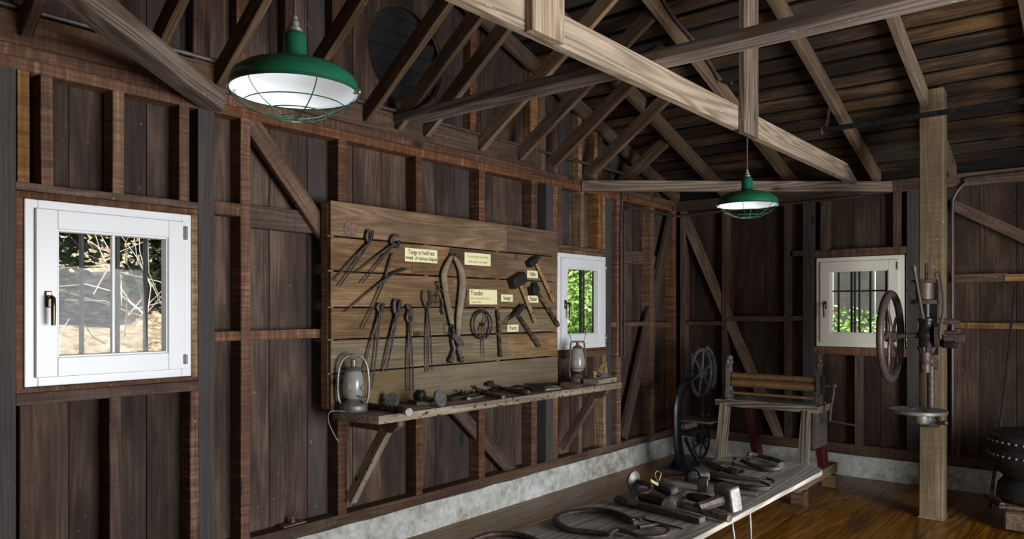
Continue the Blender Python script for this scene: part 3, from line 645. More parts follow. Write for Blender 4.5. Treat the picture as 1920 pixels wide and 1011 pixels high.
mb = MB(); mb.tube(spline([(7.405, yq, .30), (7.405, yq, 1.9), (7.405, yq, 2.42), (7.405, yq-.02, 2.54), (7.405, yq-.10, 2.64), (7.405, yq-.22, 2.675), (7.405, -.3, 2.68), (7.405, -1.4, 2.68)], 6), .014, 8)
one(mb.build('conduit', M['conduit']), 'conduit on the back wall right of the post, curving over at the top', 'conduit')
mb = MB(); cp = [(1228, -30), (1262, 30), (1300, 75), (1335, 125), (1348, 148)]
mb.tube(spline([onY(px, py, 2.47) for px, py in cp]+[onY(1360, 155, 2.42), onY(1372, 155, 2.36)], 4), .012, 8)
one(mb.build('conduit', M['conduit']), 'grey conduit following the second rafter at the top of the roof', 'conduit')
mb = MB(); pts = [onY(1178, 365, 3.79), onY(1185, 450, 3.79), onY(1195, 500, 3.79), onY(1193, 605, 3.795)]; mb.tube(spline(pts, 5), .004, 6)
one(mb.build('cable', M['ink']), 'thin dark cable hanging beside the corner conduits', 'cable')
mb = MB(); mb.tube(spline([onY(0, 62, 3.82), onY(60, 72, 3.82), onY(130, 100, 3.82), onY(205, 128, 3.82)], 5), .004, 6)
one(mb.build('cable', M['ink']), 'thin cable drooping under the conduit at the top left', 'cable')
# ------------------------------------------------------------------ lamps
def barn_lamp(label, c, r, ztop, ceil_label=None):
    x, y, z = c; t = thing('pendant_lamp', label, 'lamp', (x, y, z), 'green caged barn lamps'); k = r/.19
    pro = [(.190, 0), (.1905, .006), (.188, .026), (.178, .044), (.150, .064), (.110, .078), (.070, .086), (.046, .090), (.037, .096), (.035, .106), (.035, .162), (.032, .172), (.024, .176), (.0, .177)]
    mb = MB(); mb.lathe([(a*k, b*k) for a, b in pro], c, n=48); sh = mb.build('shade', M['green'], t, angle=60)
    mb = MB(); mb.lathe([(a*k*.985, b*k-.004) for a, b in pro[:9]]+[(0.03*k, .10*k), (0, .10*k)], c, n=48); mb.build('reflector', M['enamel'], sh, angle=60)
    mb = MB(); mb.ring((x, y, z), .1905*k, .0032*k, n=48, m=6); mb.build('rim', M['greenwire'], sh)
    mb = MB()
    mb.ring((x, y, z-.004), .192*k, .0022*k, n=44, m=5)
    mb.ring((x, y, z-.046*k), .150*k, .0018*k, n=40, m=5); mb.ring((x, y, z-.070*k), .098*k, .0018*k, n=32, m=5); mb.ring((x, y, z-.083*k), .052*k, .0018*k, n=24, m=5)
    for i in range(6):
        a = 2*PI*i/6+.25; ca, sa = math.cos(a), math.sin(a)
        mb.tube(spline([(x+ca*rr*k, y+sa*rr*k, z-zz*.88*k) for rr, zz in ((.192, 0), (.180, .022), (.150, .052), (.098, .080), (.052, .094), (.012, .098))], 3), .0018*k, 5)
    mb.build('guard_cage', M['greenwire'], t)
    for i in range(2):
        a = PI*i-.9; mb = MB(); mb.box((x+.19*k*math.cos(a), y+.19*k*math.sin(a), z-.002), (.022*k, .012*k, .016*k), Matrix.Rotation(a, 3, 'Z'), .002); mb.build('clip', M['steel'], t)
    mb = MB(); mb.lathe([(.0, .176), (.022, .176), (.022, .186), (.014, .190), (.014, .205), (.009, .21), (.009, .222), (0, .223)], c, n=12); mb.build('cord_grip', M['tin'], t)
    mb = MB(); mb.tube([(x, y, z+.18), (x, y, ztop)], .0055, 8); mb.build('cord', M['conduit'], t)
    b = MB(); b.lathe([(0, -.02), (.016, -.016), (.026, .004), (.024, .026), (.014, .05), (.013, .06)], (x, y, z+.085), n=16)
    m = bulbmat(); b.build('bulb', m, t)
    l = lamp('bulb_light', 'POINT', (x, y, z+.05), (0, 0, -1), .5, (.93, .97, 1), shadow_soft_size=.045); l.parent = t; l.location = (0, 0, .052)
    return t
_bm = []
def bulbmat():
    if not _bm:
        m, nt_, b = newmat('frosted_bulb'); b.inputs['Base Color'].default_value = (.9, .9, .9, 1); b.inputs['Emission Color'].default_value = (.9, .95, 1, 1); b.inputs['Emission Strength'].default_value = 2.0; _bm.append(m)
    return _bm[0]
barn_lamp('large near green enamel barn lamp in a wire cage, hanging at the upper left', (1.318, 1.925, 2.205), .187, zr(1.318)+.10)
barn_lamp('small far green enamel barn lamp in a wire cage, hanging under the tie beam', (4.62, 1.872, 2.219), .187, 2.665)

# ------------------------------------------------------------------ tool board
YB = 3.70
bx0, bx1 = 2.784, 5.094
wbv = thing('display_board', 'wide display wall of salvaged planks hung with old smithing tools', 'board', (3.94, 3.75, .93))
rows = [(2.000, 2.212, [xa(951, YB)]), (1.790, 1.996, [xa(773, YB), xa(843, YB)]), (1.572, 1.786, [xa(951, YB)]), (1.374, 1.568, [xa(775, YB)]), (1.170, 1.370, [xa(951, YB)]), (.945, 1.166, [xa(776, YB)])]
cols = {0: ['brownboard', 'brownboard'], 4: ['greyboard', 'brownboard'], 3: ['brownboard', 'greyboard'], 5: ['brownboard', 'mudboard']}
M['greyboard'] = wood('grey_weathered_board', (.06, .048, .034), (.15, .122, .085), (.28, .235, .175), var=.1, rings=.1, blotch=.3, ringfreq=13)
M['mudboard'] = wood('dull_tan_board', (.09, .066, .042), (.165, .125, .08), (.23, .18, .12), var=.08, rings=.08, blotch=.5)
for i, (z0, z1, js) in enumerate(rows):
    e = [bx0+R.uniform(-.004, .004)]+js+[bx1+R.uniform(-.004, .004)]
    for k, (a, b) in enumerate(zip(e, e[1:])):
        m = cols.get(i, ['brownboard']*3); m = m[min(k, len(m)-1)]
        abox('plank', M[m], a+.001, b-.001, YB, YB+.026, z0+R.uniform(.001, .003), z1-R.uniform(.002, .005), wbv, 'x', .003, .0012)
for x in (2.80, 3.6, 4.35, 5.07): abox('cleat', M['orange'], x-.015, x+.03, YB+.027, 3.797, .95, 2.20, wbv, 'z')
pc = onY(658, 429, YB-.003); mb = MB(); mb.cyl(pc, pc+Vector((0, .003, 0)), .052, n=28); mb.build('round_patch', M['rusttin'], wbv)
# shelf on brackets
shf = thing('shelf', 'thick speckled plank shelf below the tool board', 'shelf', (4.15, 3.54, .89))
poly = [(2.80, 3.70), (2.80, 3.60), (2.845, 3.335), (5.50, 3.322), (5.50, 3.70)]
mb = MB(); mb.prism(poly, Matrix.Translation((0, 0, .892)), .048); o = mb.build('plank', M['shelf'], shf, angle=25)
for x in (3.02, 5.30):
    b_ = MB(); b_.prism([(3.34, .892), (3.34, .862), (3.40, .818), (3.795, .818), (3.795, .892)], Matrix(((0, 0, 1, x-.022), (1, 0, 0, 0), (0, 1, 0, 0), (0, 0, 0, 1))), .044); b_.build('bracket_arm', M['stud'], shf)
    board('bracket_strut', M['shelf'] if x < 4 else M['stud_old'], (x, 3.47, .83), (x-.02, 3.78, .36), .05, .07, shf, up=(0, 1, 1))
ZS = .940
# paper signs
def sign(x0, y0, x1, y1, lines, label):
    p0, p1 = onY(x0, y0, YB), onY(x1, y1, YB); xm = (p0.x+p1.x)/2; zt, zb2 = p0.z, onY(x0, y1, YB).z
    # heights measured at the sign's centre
    xc_, yc_ = (x0+x1)/2, (y0+y1)/2; hh = (y1-y0)*onY(xc_, yc_, YB).dot(FWD)/FPX; zc = onY(xc_, yc_, YB).z; ww = p1.x-p0.x
    hh -= ww*0
    t = thing('paper_sign', label, 'sign', (xm, YB-.004, zc-hh/2), 'cream paper signs on the tool board')
    mb = MB(); mb.box((xm, YB-.0045, zc), (ww, .003, hh), bev=.0008); sgn = mb.build('card', M['paper'], t)
    for txt, rel, size, mat, align in lines:
        cu = bpy.data.curves.new('lettering', 'FONT'); cu.body = txt; cu.size = size; cu.extrude = .0002; cu.align_x = align; cu.align_y = 'CENTER'; cu.space_character = .95
        cu.materials.append(M[mat]); o = bpy.data.objects.new('lettering', cu); C.objects.link(o)
        me = bpy.data.meshes.new_from_object(o.evaluated_get(bpy.context.evaluated_depsgraph_get())); bpy.data.objects.remove(o); me.name = 'lettering'
        o = bpy.data.objects.new('lettering', me); C.objects.link(o); o.parent = t
        o.rotation_euler = (PI/2, 0, 0); o.scale = (.84, 1, 1)
        o.location = ((0 if align == 'CENTER' else -ww/2+.012), -.0042+0, hh/2-rel*hh+0)
        o.location.y = -.0025-.001
        o.location.z = hh-rel*hh
sign(758, 467, 819, 492, [('Tongs to hold hot', .30, .042, 'ink', 'CENTER'), ('metal  of various shapes', .72, .038, 'ink', 'CENTER')], 'cream card reading Tongs to hold hot metal of various shapes')
sign(870, 475, 919, 498, [('Can you guess how these', .30, .028, 'greyink', 'CENTER'), ('other tools were used?', .72, .028, 'greyink', 'CENTER')], 'cream card with faded writing asking how the other tools were used')
sign(879, 543, 931, 571, [('Traveler', .27, .050, 'ink', 'LEFT'), ('used to measure the size of', .60, .024, 'greyink', 'LEFT'), ('a wagon wheel', .85, .024, 'greyink', 'LEFT')], 'cream card headed Traveler with two faded lines below')
for a, txt in (((987.5, 507.5, 1007.5, 521.5), 'Fuller'), ((938.5, 552.5, 960.5, 566), 'Swage'), ((988.5, 554.5, 1008.5, 567.5), 'Flatter'), ((950.5, 609, 971, 622), 'Punch')):
    sign(*a, [(txt, .5, .046, 'ink', 'CENTER')], 'small cream card reading '+txt)
# ------------------------------------------------------------------ tools on the board
YT = YB-.022
def bp(px, py, dy=0): return onY(px, py, YT-dy)
def hook(mb, p): mb.tube([p+Vector((0, .024, .004)), p+Vector((0, -.012, 0)), p+Vector((0, -.016, .014))], .0022, 5)
TG = 'blacksmith tongs on the tool board'
def tongs(label, jaw, piv, ends, jawlen=1, jw=.010, rr=.0055, ends_hook=False):
    """two crossing halves; jaw list of two jaw polylines, pivot, two rein ends"""
    p = bp(*piv); t = thing('tongs', label, 'tongs', p, TG)
    for i in (0, 1):
        e = bp(*ends[i], .002+.008*i); off = Vector((0, -.006*i, 0)); mid = p.lerp(e, .5)+Vector((.006*(1 if i else -1), 0, 0))
        J = [bp(*q)+off for q in jaw[i]]
        pts = J+[p+off]+[p.lerp(e, .12)+off, mid+off*.5, e]; n_ = len(J)
        rs = [jw*.8]*1+[jw]*(n_-1)+[jw*1.25, jw*.8, rr, rr*.85]
        mb = MB(); mb.tube(spline(pts, 4), [r_ for r_ in interp(rs, 4)], 8, flat=.75, flatdir=(0, 1, 0)); mb.build('half', M['iron2'] if i else M['iron'], t)
    mb = MB(); mb.cyl(p+Vector((0, .012, 0)), p+Vector((0, -.018, 0)), .009, n=10); mb.build('rivet', M['iron'], t)
    mb = MB(); hook(mb, p.lerp(bp(*ends[0]), .15)+Vector((0, 0, .0))); mb.build('nail', M['iron'], t)
    return t
def interp(rs, k):
    out = []
    for a, b in zip(rs, rs[1:]): out += [a+(b-a)*j/k for j in range(k)]
    return out+[rs[-1]]
tongs('round mouthed tongs leaning at the top left of the tool board', [[(693, 431), (689, 437), (688, 447)], [(698, 432), (697, 440), (694, 449)]], (691, 455), [(627, 526), (637, 537)], jw=.011)
tongs('tongs with bulky curled jaws, second from the top left', [[(747, 442), (738, 444), (734, 452)], [(749, 452), (744, 462), (741, 461)]], (736, 459), [(669, 511), (679, 531)], jw=.013)
tongs('wide open tongs crossed like scissors below the cluster', [[(737, 474), (733, 485), (725, 512)], [(761, 504), (752, 507), (738, 512)]], (721, 524), [(648, 585), (680, 617)], jw=.009)
tongs('flat jawed tongs nearest the lantern, hanging above it', [[(712, 568), (708, 575), (710, 582)], [(719, 569), (716, 576), (715, 583)]], (711, 587), [(677, 719), (697, 730)], jw=.012, rr=.0065)
tongs('box jawed tongs, second hanging pair above the shelf', [[(742, 561), (739, 570), (740, 584)], [(750, 562), (748, 573), (745, 585)]], (743, 588), [(718, 697), (724, 697)], jw=.014, rr=.007)
tongs('tongs with twisted necks, middle of the hanging row', [[(763, 571), (766, 583), (763, 596)], [(769, 571), (766, 585), (770, 597)]], (767, 606), [(765, 733), (775, 733)], jw=.011, rr=.0065)
tongs('open mouthed tongs beside the wooden hames', [[(795, 544), (793, 556), (796, 570)], [(804, 544), (808, 556), (806, 569)]], (801, 577), [(801, 698), (810, 694)], jw=.008, rr=.0065)
# hames
h = thing('hames', 'pair of curved grey wooden hames hanging closed in the middle of the board', 'hames', bp(849, 680))
for pts, rs, dy in (([(847, 481), (838, 497), (832.5, 515), (834, 535), (838, 560), (844, 590), (848, 612)], [.013, .021, .025, .025, .024, .022, .016], .006), ([(850, 481), (860, 496), (866, 515), (867, 537), (864, 565), (860.5, 595), (859, 630)], [.013, .022, .028, .030, .028, .025, .018], .006)):
    mb = MB(); mb.tube(spline([bp(*q, dy) for q in pts], 4), interp(rs, 4), 10, flat=.8, flatdir=(0, 1, 0)); mb.build('hame_bow', M['hame'], h)
for pts, rs in (([(848, 612), (850, 625), (848, 640), (851, 655), (845, 675)], [.014, .014, .012, .015, .018]), ([(858, 630), (857, 645), (860, 660), (865, 674)], [.014, .011, .012, .017])):
    mb = MB(); mb.tube(spline([bp(*q, .004) for q in pts], 4), interp(rs, 4), 8); mb.ball(bp(*pts[-1], .004), .024); mb.build('tip', M['iron'], h)
mb = MB(); mb.ring(bp(846.5, 618, .03), .036, .0045, (0, 1, 0), 20, 6, sc=(.8, 1)); mb.build('ring', M['iron2'], h)
mb = MB(); mb.bar(bp(850, 627, .03), bp(864, 648, .03), .006, .034, up=(0, 0, 1), bev=.002); mb.ring(bp(863, 645, .03), .03, .005, (0, 1, 0), 16, 5, a0=-1.8, a1=.6); mb.build('buckle_strap', M['strap'], h)
for pts in ([(846, 474), (849, 480), (854, 476), (852, 484), (847, 484)],): mb = MB(); mb.tube(spline([bp(*q, .01) for q in pts], 4), .007, 6); mb.build('top_chain', M['iron2'], h)
mb = MB(); a = bp(831, 548); mb.tube(spline([a, bp(824, 540), bp(818, 531), bp(824, 530), bp(822, 545), bp(819, 556)], 4), .005, 6); mb.ring(bp(820, 560, .01), .030, .004, (0, 1, 0), 18, 5, sc=(.7, 1)); mb.tube(spline([bp(828, 560), bp(830, 572), bp(829, 582), bp(832, 590)], 3), .008, 6); mb.build('line_hook', M['iron2'], h)
mb = MB(); mb.tube(spline([bp(867, 545), bp(873, 540), bp(875, 550), bp(872, 565), bp(868, 562)], 4), .004, 6); mb.ring(bp(871, 574, .01), .017, .004, (0, 1, 0), 16, 5, sc=(.7, 1)); mb.build('line_hook', M['iron2'], h)
# traveler wheel
tr = thing('traveler', 'iron traveler wheel with a forked handle under its card', 'measuring wheel', bp(905, 672))
c = bp(905, 609, .012); mb = MB(); mb.ring(c, .100, .010, (0, 1, 0), 36, 6, flat=.5); mb.build('wheel', M['iron2'], tr)
mb = MB(); mb.tube(spline([bp(911, 590, .01), bp(911, 601, .012), bp(905, 610, .014), bp(903, 618, .014), bp(904, 630, .014)], 4), .006, 6); mb.tube([bp(908, 612, .01), bp(908, 632, .01)], .005, 6); mb.tube([bp(906, 632, .01), bp(906.5, 655, .01), bp(907, 673, .01)], [.008, .006, .002], 6); mb.cyl(c+Vector((0, .02, 0)), c+Vector((0, -.02, 0)), .01, n=8); mb.build('fork', M['iron'], tr)
mb = MB(); mb.tube([bp(905, 584)+Vector((0, .02, 0)), bp(905, 584, .02)], .003, 5); mb.build('nail', M['iron'], tr)
mb = MB(); mb.tube([bp(933, 581), bp(934, 590), bp(935, 600), bp(937, 640), bp(938.5, 669)], [.008, .016, .012, .013, .015], 8); props(mb.build('drift_bar', M['handledark']), 'straight bar hanging between the traveler wheel and the cards', 'bar')
HG = 'handled forging hammers on the tool board'
def hammer(name, label, h0, h1, head, rad, hm, bands=True):
    t = thing(name, label, 'hammer', bp(*h1), HG); mb = MB(); a, b = bp(*h0), bp(*h1)
    mb.tube([a, a.lerp(b, .3), a.lerp(b, .7), a.lerp(b, .93), b], [rad*.8, rad*.85, rad, rad*1.12, rad*.95], 10, flat=.8, flatdir=(0, 1, 0)); hd = mb.build('handle', M[hm], t)
    if bands:
        mb = MB(); q = (a-b).normalized(); p = b+q*.085; mb.cyl(p-q*.003, p+q*.003, rad*1.12, n=10); mb.build('band', M['iron2'], hd)
    mb = MB()
    for seg in head: p0, p1, w0, h_, w1, h1_ = seg; mb.bar(bp(*p0, .017), bp(*p1, .017), w0, h_, up=(0, 1, 0), bev=.004, w1=w1, h1=h1_)
    mb.build('head', M['iron2'], t); mb = MB(); hook(mb, a+Vector((-.05, 0, .03))); mb.build('nail', M['iron'], t)
hammer('fuller_hammer', 'fuller hammer with pale handle, highest of the four hammers', (1005, 494), (1038, 564), [((992, 497), (1004, 486), .052, .05, .05, .045), ((1003, 487), (1012, 479), .035, .035, .02, .045)], .019, 'handlewood')
hammer('swage_hammer', 'swage hammer with the biggest square head and a pale handle', (975, 533), (1004, 604), [((959, 533), (981, 519), .085, .07, .085, .07)], .0185, 'handlewood')
hammer('flatter_hammer', 'flatter hammer with dark handle reaching the window edge', (1008, 548), (1047, 611), [((996, 547), (1008, 541), .07, .06, .05, .045), ((1003, 541), (1004, 529), .05, .045, .025, .025)], .019, 'handledark')
hammer('punch_hammer', 'pointed punch hammer with dark handle, lowest of the hammers', (968, 586), (1011, 649), [((969, 586), (982, 572), .046, .042, .03, .03), ((969, 586), (951, 602), .03, .03, .005, .006)], .019, 'handledark')
for px, py in ((969, 474), (984, 529)):
    mb = MB(); mb.tube(spline([bp(px-2, py, -.012), bp(px-2, py+10, -.004), bp(px, py+12, -.004), bp(px+2, py+10, -.004), bp(px+1.5, py+1, -.004)], 4), .0018, 5)
    props(mb.build('wire_hook', M['iron2']), 'empty bent wire hook %s' % ('above the card marked Fuller' if px < 980 else 'between the swage and flatter heads'), 'hook')
# ------------------------------------------------------------------ lanterns
def lantern(label, x, y, z, H, metal, bail_up, ang, rust, kz=1.0):
    t = thing('oil_lantern', label, 'lantern', (x, y, z)); k = H/.33; c = (x, y, z); Z_ = lambda prof: [(a, b*kz) for a, b in prof]
    mb = MB(); mb.lathe([(0, 0), (.080*k, 0), (.084*k, .006*k), (.084*k, .036*k), (.080*k, .044*k), (.062*k, .058*k), (.044*k, .070*k), (.040*k, .078*k), (0, .078*k)], c, n=28); mb.build('tank', metal, t)
    gp = [(.036, .070), (.050, .082), (.060, .105), (.063, .135), (.062, .175), (.055, .21), (.044, .238)] if not rust else [(.038, .075), (.060, .088), (.070, .112), (.070, .14), (.060, .19), (.048, .228), (.042, .236)]
    mb = MB(); mb.lathe(Z_([(a*k, b*k) for a, b in gp]), c, n=28); mb.build('globe', M['dusty'], t, angle=80)
    mb = MB(); mb.lathe(Z_([(.044*k, .234*k), (.054*k, .238*k), (.046*k, .250*k), (.028*k, .258*k), (.016*k, .264*k), (.014*k, .300*k), (.018*k, .304*k), (0, .306*k)] if not rust else [(.040*k, .232*k), (.058*k, .234*k), (.030*k, .250*k), (.015*k, .256*k), (.015*k, .280*k), (0, .285*k)]), c, n=24); mb.build('chimney_cap', metal, t)
    ca, sa = math.cos(ang), math.sin(ang); P = lambda s_, z_: (x+ca*s_*k, y+sa*s_*k, z+z_*k*kz)
    for s_ in (1, -1):
        mb = MB(); top = spline([P(s_*.070, .035), P(s_*.088, .09), P(s_*.090, .18), P(s_*.078, .27), P(s_*.045, .318), P(0, .330)], 4) if not rust else [P(s_*.072, .03), P(s_*.082, .09), P(s_*.066, .268), P(s_*.06, .278), P(0, .280)]
        mb.tube(top, .0085*k, 8); mb.build('side_tube', metal, t)
    mb = MB()
    if bail_up: mb.tube(spline([P(.066, .25), P(.064, .29), P(.078, .34), P(.055, .40), P(0, .42), P(-.055, .40), P(-.078, .34), P(-.064, .29), P(-.066, .25)], 4), .0025*k, 6)
    else: mb.tube(spline([P(.088, .22), P(.085, .15), (P(.05, .09)[0], P(.05, .09)[1]-.05*k, z+.10*k), (P(-.0, .09)[0], P(0, .09)[1]-.072*k, z+.09*k), (P(-.05, .09)[0], P(-.05, .09)[1]-.05*k, z+.13*k), P(-.086, .22)], 5), .0028*k, 6)
    mb.build('bail', M['iron2'], t)
    mb = MB()
    if rust:
        mb.ring((x, y, z+.135*k), .074*k, .0018*k, n=24, m=5)
        for a in (0, PI/2, PI, 3*PI/2): mb.tube(spline([(x+math.cos(a)*r_*k, y+math.sin(a)*r_*k, z+zz*k) for r_, zz in ((.058, .085), (.074, .12), (.074, .145), (.066, .18))], 3), .0016*k, 5)
    else:
        for sg in (1, -1): mb.tube(spline([P(.070*sg, .225), (P(.03*sg, .17)[0], P(.03*sg, .17)[1]-.055*k, z+.17*k), (P(-.03*sg, .13)[0], P(-.03*sg, .13)[1]-.06*k, z+.12*k), P(-.066*sg, .085)], 5), .0018*k, 5)
    mb.build('globe_guard', M['iron2'], t)
    mb = MB(); mb.cyl((x+ca*.02*k, y+sa*.02*k-.06*k, z+.048*k), (x+ca*.02*k, y+sa*.02*k-.075*k, z+.062*k), .012*k, n=10); mb.build('filler_cap', metal, t)
    return t
def onS(px, py): return onZ(px, py, ZS)
lantern('dusty tin oil lantern at the left end of the shelf', 2.885, 3.612, ZS, .335, M['tin'], False, -.63, False, 1.02)
pR = onY(1083, 715, 3.60); lantern('rusty oil lantern with raised wire bail before the half hidden window', pR.x, 3.60, ZS, .30, M['rusttin'], True, -.63, True, 1.36)
mb = MB(); mb.tube(spline([onS(648, 775)+Vector((0, 0, .01)), onY(620, 772, 3.45), onY(616, 790, 3.45), onY(625, 812, 3.45), onY(634, 828, 3.45)], 5), .002, 5); props(mb.build('wire', M['twig']), 'loose thin wire dangling off the left end of the shelf', 'wire')
# ------------------------------------------------------------------ things on the shelf
SG = 'small old tools lying on the shelf'
def S_(px, py, h=0):
    p = onZ(px, py, ZS+h); return p if p.y < 3.665 or px > 1040 else onY(px, py, 3.665)      # what reaches the board leans up against it
def rod(name, label, pts, rs, mat, cat='tool', group=SG, extra=None, n=8):
    mb = MB(); mb.tube(pts, rs, n); 
    if extra: extra(mb)
    return props(mb.build(name, M[mat]), label, cat, group)
t = thing('mallet', 'dark mallet lying with its round face to the front, right of the dusty lantern', 'mallet', S_(735, 771), SG)
mb = MB(); mb.tube([S_(700, 762, .02), S_(720, 765, .02), S_(750, 769, .022), S_(760, 771, .022)], [.018, .018, .020, .021], 10); mb.build('handle', M['handledark'], t)
mb = MB(); mb.cyl(S_(758, 770, .022), S_(767, 773, .022), .023, n=14); mb.build('face', M['iron_lt'], t)
mb = MB(); mb.cyl(S_(692, 762, .02), S_(702, 763, .02), .024, .018, n=10); mb.build('head', M['iron2'], t)
def bell(label, px, py, r, ax, mat, stem):
    c = S_(px, py, r*.95); t = thing('dishing_stake', label, 'stake', (c.x, c.y, ZS), SG); ax = Vector(ax).normalized()
    mb = MB(); mb.lathe([(0, -.008), (r, -.008), (r, .008), (r*.8, .018), (r*.35, .022), (0, .022)], c, ax, 22); mb.build('disc', M[mat], t)
    mb = MB(); e = c+ax*stem; e.z = ZS+.014; mb.tube([c+ax*.015, c.lerp(e, .5), e], [.010, .012, .011], 8); mb.build('shank', M['iron'], t)
bell('grey domed stake tipped on its edge beside the mallet', 735, 750, .046, (.75, .35, -.2), 'tin', .12)
bell('dark disc stake leaning against the board behind the pale disc', 790, 742, .04, (.3, -.9, -.3), 'iron2', .09)
bell('broad flat pale disc stake in the middle of its row on the shelf', 825, 747, .055, (-.1, .85, -.18), 'iron_lt', .16)
rod('pin_hammer', 'short pin with a round head lying across the shelf', [S_(750, 751, .02), S_(766, 752, .018), S_(782, 754, .016)], [.012, .010, .012], 'iron')
rod('socket_tool', 'hollow ended socket tool in front of the pale disc', [S_(782, 757, .016), S_(790, 757, .016), S_(808, 757, .015)], [.015, .013, .012], 'tin')
rod('wrench', 'thin crooked wrench behind the socket tool', spline([S_(826, 752, .01), S_(845, 748, .01), S_(862, 742, .012), S_(872, 735, .02)], 3), .009, 'iron2')
mb = MB(); mb.ring(S_(868, 739, .02), .03, .006, (.6, -.6, .5), 18, 6); props(mb.build('iron_ring', M['iron2']), 'small iron ring standing against the board above the shelf', 'ring', SG)
rod('long_rasp', 'long flat rasp lying along the shelf', [S_(845, 749, .013), S_(905, 738, .013)], [.012, .013], 'handledark')
rod('bolt', 'short pale bolt lying near the shelf edge', [S_(876, 748, .012), S_(880, 748, .012), S_(886, 747, .01), S_(907, 743, .01)], [.014, .014, .009, .010], 'tin')
rod('square_bar', 'square dark bar pointing over the shelf edge', [S_(893, 735, .018), S_(920, 741, .018), S_(944, 746, .018)], [.016, .017, .018], 'iron', n=4)
rod('hook_tool', 'slim hooked iron rising at the back of the shelf', spline([S_(915, 735, .02), S_(902, 731, .03), S_(892, 727, .03), S_(890, 723, .03)], 4), .008, 'iron2')
t = thing('claw_hammer', 'small hammer with rounded wooden grip towards the shelf edge', 'hammer', S_(960, 737), SG)
mb = MB(); mb.tube([S_(918, 720, .03), S_(935, 726, .025), S_(950, 731, .02), S_(965, 733, .02), S_(985, 735, .024), S_(992, 736, .022)], [.012, .012, .013, .017, .022, .014], 10); mb.build('handle', M['handledark'], t)
mb = MB(); mb.bar(S_(913, 722, .03), S_(924, 717, .03), .03, .028, bev=.004); mb.build('head', M['iron2'], t)
rod('chain_links', 'knotted bit of chain behind the small hammer', spline([S_(922, 735, .01), S_(930, 729, .02), S_(940, 731, .01), S_(948, 727, .02), S_(955, 733, .01)], 4), .009, 'iron2')
rod('pliers', 'dark pliers lying flat mid shelf', [S_(962, 729, .012), S_(985, 728, .014), S_(1000, 731, .014), S_(1019, 732, .012)], [.010, .016, .013, .012], 'iron2')
rod('pliers', 'second dark pliers overlapping the first behind it', [S_(968, 725, .012), S_(1000, 727, .014), S_(1020, 727, .014)], [.012, .013, .010], 'iron2')
rod('tapered_punch', 'long tapered iron punch pointing left along the shelf', [S_(988, 720, .016), S_(1020, 722, .02), S_(1056, 722, .022)], [.004, .012, .015], 'iron2')
t = thing('chisel', 'chisel with a blocky brown wooden handle at the shelf edge', 'chisel', S_(1065, 724), SG)
mb = MB(); mb.tube([S_(1052, 723, .022), S_(1060, 723.5, .022), S_(1078, 724.5, .022), S_(1085, 725, .022)], [.018, .021, .022, .018], 6); mb.build('handle', M['rusttin'], t)
mb = MB(); mb.bar(S_(1000, 727, .012), S_(1052, 723.5, .018), .03, .008, bev=.001); mb.build('blade', M['iron'], t)
rod('wooden_peg', 'short pale wooden peg on the shelf before the pliers', [S_(1022, 731, .012), S_(1050, 728, .012)], [.012, .012], 'greyboard', n=4)
rod('iron_scrap', 'crooked rusty iron bar in front of the rusty lantern', spline([S_(1042, 723, .015), S_(1058, 720, .02), S_(1075, 721, .015), S_(1090, 723, .012)], 3), .014, 'iron')
rod('file', 'thin file lying behind the chisel handle', [S_(1020, 719, .01), S_(1095, 722, .01)], [.008, .010], 'iron2', n=4)
# hand plane on its block
t = thing('wood_block', 'pale wooden block at the right end of the shelf, under the hand plane', 'block', S_(1130, 715))
abox('block', M['shelf'], 5.185, 5.475, 3.355, 3.50, ZS, ZS+.043, t, 'x', .004); zpl = ZS+.043; xm, ym = 5.34, 3.43
pl = thing('hand_plane', 'iron bodied hand plane with wooden knob and horn handle', 'plane', (xm, ym, zpl))
mb = MB(); mb.box((xm, ym, zpl+.006), (.26, .06, .012), bev=.002); mb.prism([(-.06, .01), (.06, .01), (.085, .022), (.02, .045), (-.035, .022)], Matrix(((1, 0, 0, xm), (0, 0, 1, ym-.03), (0, 1, 0, zpl), (0, 0, 0, 1))), .005); mb.prism([(-.06, .01), (.06, .01), (.085, .022), (.02, .045), (-.035, .022)], Matrix(((1, 0, 0, xm), (0, 0, 1, ym+.025), (0, 1, 0, zpl), (0, 0, 0, 1))), .005); mb.build('body', M['iron_lt'], pl)
mb = MB(); mb.lathe([(.012, 0), (.009, .014), (.018, .03), (.020, .04), (.012, .052), (0, .055)], (xm-.095, ym, zpl+.012), n=14); mb.build('knob', M['handlewood'], pl)
mb = MB(); mb.tube(spline([(xm+.075, ym, zpl+.012), (xm+.085, ym, zpl+.05), (xm+.075, ym, zpl+.09), (xm+.09, ym, zpl+.125)], 4), interp([.020, .015, .016, .006], 4), 8, flat=.7, flatdir=(0, 1, 0)); mb.build('handle', M['handlewood'], pl)
mb = MB(); mb.bar((xm-.035, ym, zpl+.02), (xm+.065, ym, zpl+.115), .045, .005, up=(0, 0, 1)); mb.bar((xm-.02, ym, zpl+.045), (xm+.04, ym, zpl+.10), .04, .012, bev=.002); mb.build('blade', M['brass'], pl)
